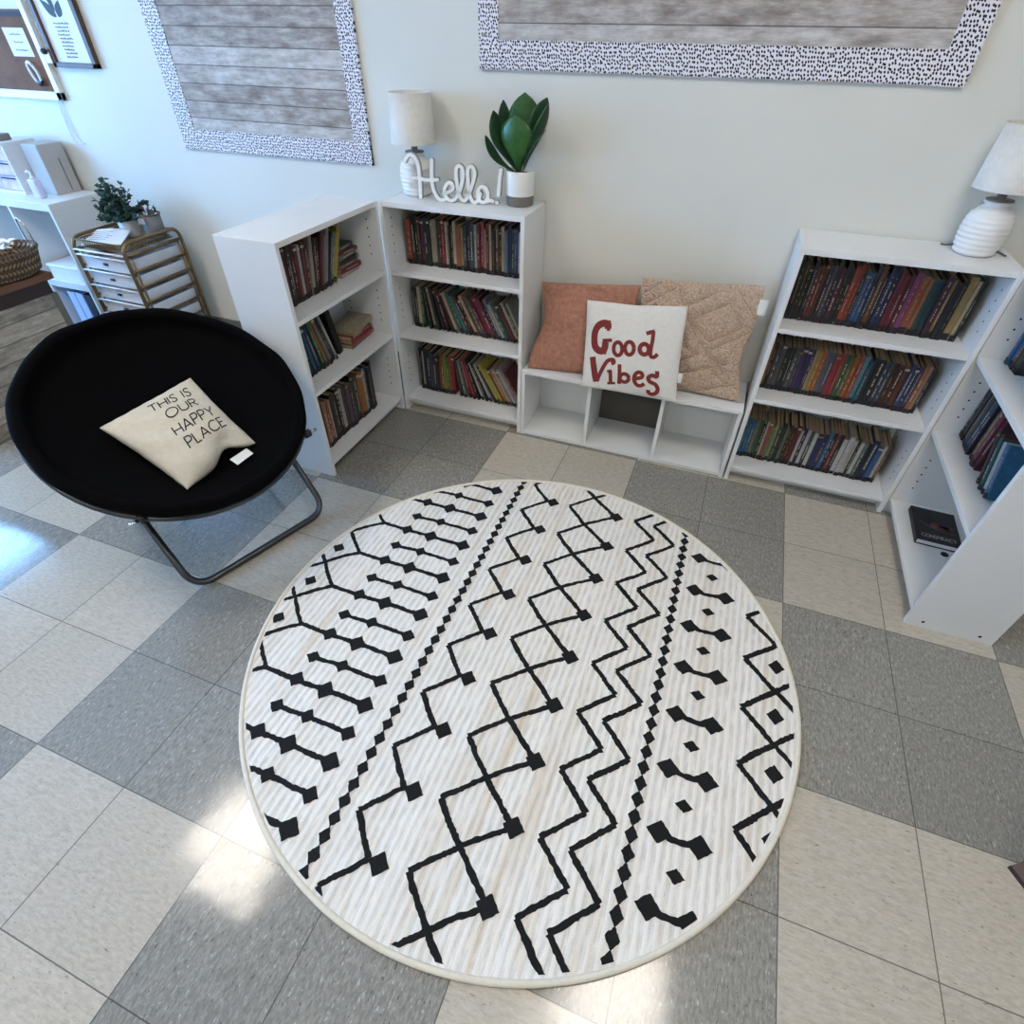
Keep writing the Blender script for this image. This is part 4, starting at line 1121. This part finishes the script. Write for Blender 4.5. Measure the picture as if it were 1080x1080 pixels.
b = bm_new(); box(b, .016, W - .016, D - .004, D - .001, .01, UH - .035); link('back_panel', b, M['laminate'], t)
t = thing('storage_tray', 'white lidded tray on the middle level of the cube shelf', 'tray', (-3.745, UY0 + .02, .3625))
b = bm_new(); bbox(b, -.115, .115, 0, .2, 0, .06, .006); link('tray_box', b, M['white_plastic'], t)
b = bm_new(); bbox(b, -.12, .12, -.005, .205, .0605, .078, .004); link('lid', b, M['white_plastic'], t)
for i, (x, c) in enumerate(((-3.775, 'binder_blue'), (-3.715, 'binder_blue'), (-3.655, 'navy'))):
    t = thing('ring_binder', ('pale blue ring binder leftmost on the low level of the cube shelf', 'pale blue ring binder beside the navy one in the cube shelf', 'navy ring binder against the side of the cube shelf')[i], 'binder', (x, UY0 + .012, .0405), 0, 'ring binders in the cube shelf')
    b = bm_new(); bbox(b, -.026, .026, 0, .004, 0, .262, .001); bbox(b, -.026, -.0225, .004, .2, 0, .262, .001); bbox(b, .0225, .026, .004, .2, 0, .262, .001); link('cover', b, M[c], t)
    b = bm_new(); box(b, -.017, .017, .006, .19, .006, .245); link('paper_block', b, M['paper'], t)

# box of small drawers, pump bottle and box on the shelf top
t = thing('drawer_box', 'white desktop box of small lilac drawers on the cube shelf', 'drawer box', (-4.02, .055, UH))
b = bm_new()
for q in ((-.15, .15, 0, .012), (-.15, .15, .207, .22)): bbox(b, q[0], q[1], 0, .17, q[2], q[3], .002)
for q in ((-.15, -.14), (.14, .15)): bbox(b, q[0], q[1], 0, .17, .0125, .2065, .002)
box(b, -.14, .14, .16, .168, .0125, .2065); link('case', b, M['white_plastic'], t)
for k in range(3):
    for j in (0, 1):
        x0 = -.138 + j * .139
        b = bm_new(); bbox(b, x0, x0 + .136, .006, .155, .015 + .064 * k, .015 + .060 + .064 * k, .002); d_ = link('drawer', b, M['pink_clear'], t)
        b = bm_new(); box(b, x0 + .015, x0 + .121, .0025, .0055, .064 + .064 * k, .070 + .064 * k); h2 = link('handle', b, M['ink'], d_)
b = bm_new(); bbox(b, -.15, .15, .02, .16, .2205, .2215, .0003); link('top_sheet', b, M['paper'], t)
t = thing('paper_box', 'grey cardboard box with dark strip lying on the small drawer box', 'box', (-3.97, .11, UH + .2217), .1)
b = bm_new(); bbox(b, -.06, .06, -.03, .03, 0, .028, .002); link('carton', b, M['ceramic_grey'], t); b = bm_new(); box(b, -.055, .055, -.0315, -.0302, .004, .012); link('strip', b, M['ink'], t)
t = thing('file_holder', 'grey upright file holder on the cube shelf against the wall', 'file holder', (-3.765, .17, UH))
b = bm_new(); bbox(b, -.055, .055, -.06, .07, 0, .215, .003); link('holder_body', b, M['holder_grey'], t)
b = bm_new(); box(b, .0552, .056, .02, .026, .01, .15); link('seam_line', b, M['grey_felt'], t)
t = thing('pump_bottle', 'clear lilac pump bottle at the front of the cube shelf top', 'bottle', (-3.745, .045, UH))
b = bm_new(); bbox(b, -.026, .026, -.018, .018, 0, .082, .008, 0, 3); link('bottle_body', b, M['lilac_plastic'], t, smooth=True)
b = bm_new(); lathe(b, [(.012, .0822), (.012, .09), (.005, .091), (.005, .112), (.004, .113)], 16); tube(b, [(0, 0, .112), (-.018, 0, .114), (-.026, 0, .108)], .004, 8); link('pump', b, M['white_plastic'], t)

# ------------------------------------------------------------------ rolling drawer cart
KX0, KX1, KY0, KY1, KH = -3.380, -3.045, -.160, .185, .660
t = thing('drawer_cart', 'gold metal rolling cart of pale drawers behind the black chair', 'cart', ((KX0+KX1)/2, (KY0+KY1)/2, 0))
hw, hd = (KX1-KX0)/2, (KY1-KY0)/2
for sx_ in (-1, 1):
    b = bm_new(); x = sx_ * (hw - .008)
    tube(b, fillet([(x, -hd + .008, .06), (x, -hd + .008, KH - .008), (x, hd - .008, KH - .008), (x, hd - .008, .06)], .055, 8), .0085, 12)
    tube(b, [(x, -hd + .034, .06), (x, -hd + .034, KH - .062)], .005, 8); tube(b, [(x, hd - .034, .06), (x, hd - .034, KH - .062)], .005, 8)
    for z in (.600, .528, .457, .387, .316, .245, .174, .09):
        tube(b, [(x, -hd + .008, z), (x, hd - .008, z)], .0062 if z < .59 else .008, 8)
    tube(b, [(x, -hd + .008, .06), (x, hd - .008, .06)], .008, 8)
    link('side_frame', b, M['gold'], t)
b = bm_new()
for z in (.602, .580, .510, .438, .367, .297, .226, .155):
    tube(b, [(-hd + .008, -hd + .004, z), (hw - .016, -hd + .004, z)], .0048, 8)
o = link('front_rail', b, M['white_plastic'], t); partlabel(o, 'white front rails')
for k in range(6):
    z = .518 - .0715 * k
    b = bm_new(); x0, x1 = -hw + .026, hw - .026; y0, y1 = -hd + .014, hd - .02
    bbox(b, x0, x1, y0, y0 + .003, z, z + .055, .001); bbox(b, x0, x0 + .003, y0 + .003, y1, z, z + .055, .001); bbox(b, x1 - .003, x1, y0 + .003, y1, z, z + .055, .001)
    bbox(b, x0 + .003, x1 - .003, y1 - .003, y1, z, z + .055, .001); bbox(b, x0 + .003, x1 - .003, y0 + .003, y1 - .003, z, z + .003, .0008)
    box(b, x0 + .006, x1 - .006, y0 + .008, y1 - .01, z + .0035, z + .035, 0)
    d_ = link('drawer', b, M['clear_drawer'], t)
    b = bm_new(); tube(b, [(-.012, y0 - .003, z + .030), (.012, y0 - .003, z + .030)], .006, 8); link('drawer_knob', b, M['black_plastic'], d_)
for sx_ in (-1, 1):
    for sy_ in (-1, 1):
        b = bm_new(); tube(b, [(sx_ * (hw - .02) - .009, sy_ * (hd - .02), .026), (sx_ * (hw - .02) + .009, sy_ * (hd - .02), .026)], .025, 16); bbox(b, sx_*(hw-.02) - .011, sx_*(hw-.02) + .011, sy_*(hd-.02) - .008, sy_*(hd-.02) + .008, .04, .062, .002); link('caster', b, M['black_plastic'], t)
# wire tray on the cart
b = bm_new()
ti = .024
rect = [(-hw + ti, -hd + .02), (hw - ti, -hd + .02), (hw - ti, hd - .02), (-hw + ti, hd - .02)]
def rr(z, k): return [(x * k, y * k, z) for x, y in rect]
for z, k, r in ((.642, 1.0, .004), (.612, .97, .003)):
    p = rr(z, k); tube(b, fillet([p[0], p[1], p[2], p[3], p[0], p[1]], .04, 6), r, 8)
for i in range(4):
    a_, c_ = rr(.642, 1)[i], rr(.642, 1)[(i+1) % 4]; a2, c2 = rr(.612, .97)[i], rr(.612, .97)[(i+1) % 4]
    for k in range(1, 16):
        s_ = .1 + .8 * k / 16
        tube(b, [Vector(a_).lerp(Vector(c_), s_), Vector(a2).lerp(Vector(c2), s_ + .03)], .0016, 6); tube(b, [Vector(a_).lerp(Vector(c_), s_), Vector(a2).lerp(Vector(c2), s_ - .03)], .0016, 6)
bbox(b, -hw + ti + .008, hw - ti - .008, -hd + .03, hd - .03, .608, .612, .001)
o = link('wire_tray', b, M['gold'], t)
t = thing('paper_sheet', 'white printed sheets fanned in the cart top tray', 'paper', (-3.275, -.055, .6125), .35)
b = bm_new()
bm = b; nx = 10
for lay in range(3):
    V = [[bm.verts.new((-.09 + .18 * i / nx + lay * .004, -.06 + .12 * j + lay * .006, .004 + lay * .002 + .03 * (1 - abs(i / nx - .5) * 2) * .25 + .032 * j)) for j in (0, 1)] for i in range(nx + 1)]
    for i in range(nx): bm.faces.new((V[i][0], V[i+1][0], V[i+1][1], V[i][1]))
thicken(link('sheet', b, M['paper'], t), .0006)
b = bm_new()
for k in range(5):
    ribbon(b, [(-.065, -.03 + .016 * k), (.02 + .01 * (k % 3), -.03 + .016 * k)], .003, lambda x, y: (Vector((x, y, .0105 + .0075 * (1 - abs((x + .09) / .18 - .5) * 2) + .032 * (y + .06) / .12)), Vector((0, 0, 1))), .0008, .01)
link('printed_line', b, M['slate_leaf'], t)
# small bushy plant and grey tin at the back of the cart
t = thing('bushy_plant', 'small bushy green plant in a pale pot on the drawer cart', 'plant', (-3.262, .085, .6125))
b = bm_new(); lathe(b, [(.0004, 0), (.036, 0), (.038, .003), (.047, .075), (.045, .0755), (.042, .066), (.0004, .066)], 32, cap=False); link('pot', b, M['ceramic'], t)
b = bm_new(); lathe(b, [(.0425, .062), (.04, .068), (.0004, .07)], 24, cap=False); link('soil', b, M['soil'], t)
rnd = random.Random(12); b = bm_new(); b2 = bm_new()
for k in range(72):
    a = rnd.uniform(0, 2*PI); el = rnd.uniform(.2, 1.45); ln = rnd.uniform(.08, .195) if k > 8 else rnd.uniform(.15, .22)
    d = Vector((math.cos(a) * math.cos(el), math.sin(a) * math.cos(el) * .72, math.sin(el)))
    if (d * ln).y > .1: d.y *= .5
    p0 = Vector((d.x * .02, d.y * .02, .066)); p1 = p0 + d * ln + Vector((0, 0, -.25 * ln * math.cos(el)))
    cv = smoothline([p0, p0.lerp(p1, .5) + Vector((0, 0, .012)), p1], 5); tube(b2, cv, .0011, 5)
    for j, q in enumerate(cv[2:]):
        for s_ in (-1, 1):
            sd = Vector((rnd.uniform(-1, 1), rnd.uniform(-1, 1), rnd.uniform(-.3, .8))).normalized()
            leaf(b, q, q + sd * rnd.uniform(.016, .026), .014, Vector((rnd.uniform(-1, 1), rnd.uniform(-1, 1), .2)), 0, 0, 4, 1, .2)
thicken(link('foliage', b, M['leaf_small'], t), .0005); link('stems', b2, M['stem'], t)
t = thing('pencil_tin', 'dark grey round tin with a clip-on tag on the drawer cart', 'tin', (-3.128, .112, .6125))
b = bm_new(); lathe(b, [(.0004, 0), (.042, 0), (.043, .002), (.046, .105), (.044, .1055), (.042, .1), (.0004, .01)], 32, cap=False); link('tin_body', b, M['grey_felt'], t)
b = bm_new(); tube(b, [(.046 * math.cos(2*PI*i/32), .046 * math.sin(2*PI*i/32), .106) for i in range(32)], .0035, 8, 0, True); link('tin_rim', b, M['taupe'], t)
b = bm_new(); bbox(b, -.008, .012, -.0505, -.0485, .07, .095, .0006); link('name_tag', b, M['paper_lilac'], t)
for i, (dx, dy, c, dxx) in enumerate(((-.015, .0, 'mark_red', -.02), (.012, .012, 'navy', .02), (.0, -.015, 'pink_clear', .005))):
    o_t = thing('felt_pen', ('red felt pen standing in the grey tin', 'navy felt pen standing in the grey tin', 'pale pink felt pen standing in the grey tin')[i], 'pen', (-3.128 + dx, .112 + dy, .6245), 0, 'felt pens in the grey tin')
    b = bm_new(); tube(b, [(0, 0, 0), (dxx, 0, .1)], .0045, 8); link('barrel', b, M['white_plastic'], o_t); b = bm_new(); tube(b, [(dxx, 0, .1), (dxx * 1.2, 0, .122)], .005, 8); link('cap', b, M[c], o_t)

# ------------------------------------------------------------------ plank-wrapped cabinet with the wicker basket
GX, GY = -3.270, -.385
t = thing('plank_cabinet', 'low cabinet wrapped in weathered planks with a brown wooden top, cut by the frame edge', 'cabinet', (GX, GY, 0))
b = bm_new(); bbox(b, -.62, -.006, -.60, -.006, 0, .490, .002); link('cabinet_body', b, M['crate_planks'], t)
b = bm_new(); bbox(b, -.030, -.0005, -.03, -.0005, 0, .490, .002); bbox(b, -.030, -.0005, -.605, -.575, 0, .490, .002); link('corner_post', b, M['rubber_base'], t)
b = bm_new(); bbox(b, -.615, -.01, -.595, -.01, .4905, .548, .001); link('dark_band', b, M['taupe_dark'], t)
b = bm_new(); bbox(b, -.64, .012, -.62, .012, .5485, .578, .004); link('table_top', b, M['brown_wood'], t)
KZ = .5785
t = thing('wicker_basket', 'oval wicker basket with thin wire handle on the plank cabinet', 'basket', (-3.385, -.520, KZ), math.radians(80))
b = bm_new(); lathe(b, [(.0004, 0), (.125, 0), (.140, .012), (.155, .085), (.158, .098), (.150, .1), (.146, .092), (.134, .014), (.0004, .01)], 64, cap=False)
bmesh.ops.transform(b, matrix=Matrix.Diagonal((1.25, .9, 1, 1)), verts=b.verts); link('basket_body', b, M['wicker'], t)
b = bm_new(); tube(b, [(.155 * 1.25 * math.cos(2*PI*i/48), .155 * .9 * math.sin(2*PI*i/48), .099) for i in range(48)], .008, 8, 0, True); link('rim', b, M['wicker'], t)
b = bm_new(); tube(b, smoothline([(.19, -.03, .1), (.185, -.025, .17), (.18, .0, .2), (.185, .03, .17), (.19, .04, .1)], 6), .0035, 8); link('wire_handle', b, M['steel'], t)
for i, (x, y, r, z) in enumerate(((.10, .02, .035, .11), (.04, -.03, .042, .105), (-.06, .03, .04, .11))):
    c = thing('cloth_flower', ('white fabric flower at the handle end of the wicker basket', 'large white fabric flower in the middle of the wicker basket', 'white fabric flower towards the frame edge in the basket')[i], 'flower', (0, 0, 0), 0, 'fabric flowers in the basket')
    M4 = Matrix.Translation((-3.385, -.520, KZ)) @ Matrix.Rotation(math.radians(80), 4, 'Z')
    c.location = M4 @ Vector((x, y, z - .095))
    b = bm_new(); tube(b, [(0, 0, 0), (0, 0, .085)], .003, 6); link('stem', b, M['stem'], c)
    b = bm_new()
    for k in range(6):
        a = 2*PI*k/6 + i
        leaf(b, (0, 0, .085), (math.cos(a) * r * 1.3, math.sin(a) * r * 1.3, .1 + .01 * (k % 2)), r * 1.1, (-math.sin(a), math.cos(a), 0), .006, 0, 8, 3, .2)
    thicken(link('petals', b, M['paper'], c), .001)

# ------------------------------------------------------------------ box corner at the right frame edge
t = thing('cardboard_box', 'taupe box on the floor, only its corner showing at the right edge', 'box', (.4895, -1.239, 0), math.radians(-8))
b = bm_new(); bbox(b, 0, .2, 0, .2, 0, .16, .002); bmesh.ops.transform(b, matrix=Matrix.Rotation(math.radians(-49), 4, 'Z'), verts=b.verts); link('carton', b, M['taupe'], t)
b = bm_new()
for q in ((-.002, .2, -.0015, 0), (-.0015, 0, -.002, .2)): box(b, q[0], q[1], q[2], q[3], 0, .012)
bmesh.ops.transform(b, matrix=Matrix.Rotation(math.radians(-49), 4, 'Z'), verts=b.verts); link('dark_edge', b, M['taupe_dark'], t)

# ------------------------------------------------------------------ look
scene.view_settings.view_transform = 'Standard'; scene.view_settings.look = 'None'
scene.view_settings.gamma = 1.0; scene.view_settings.use_curve_mapping = False
scene.view_settings.exposure = 0.13
scene.cycles.max_bounces = 10; scene.cycles.diffuse_bounces = 5; scene.cycles.glossy_bounces = 4
scene.cycles.use_denoising = True
scene.cycles.sample_clamp_indirect = 8.0
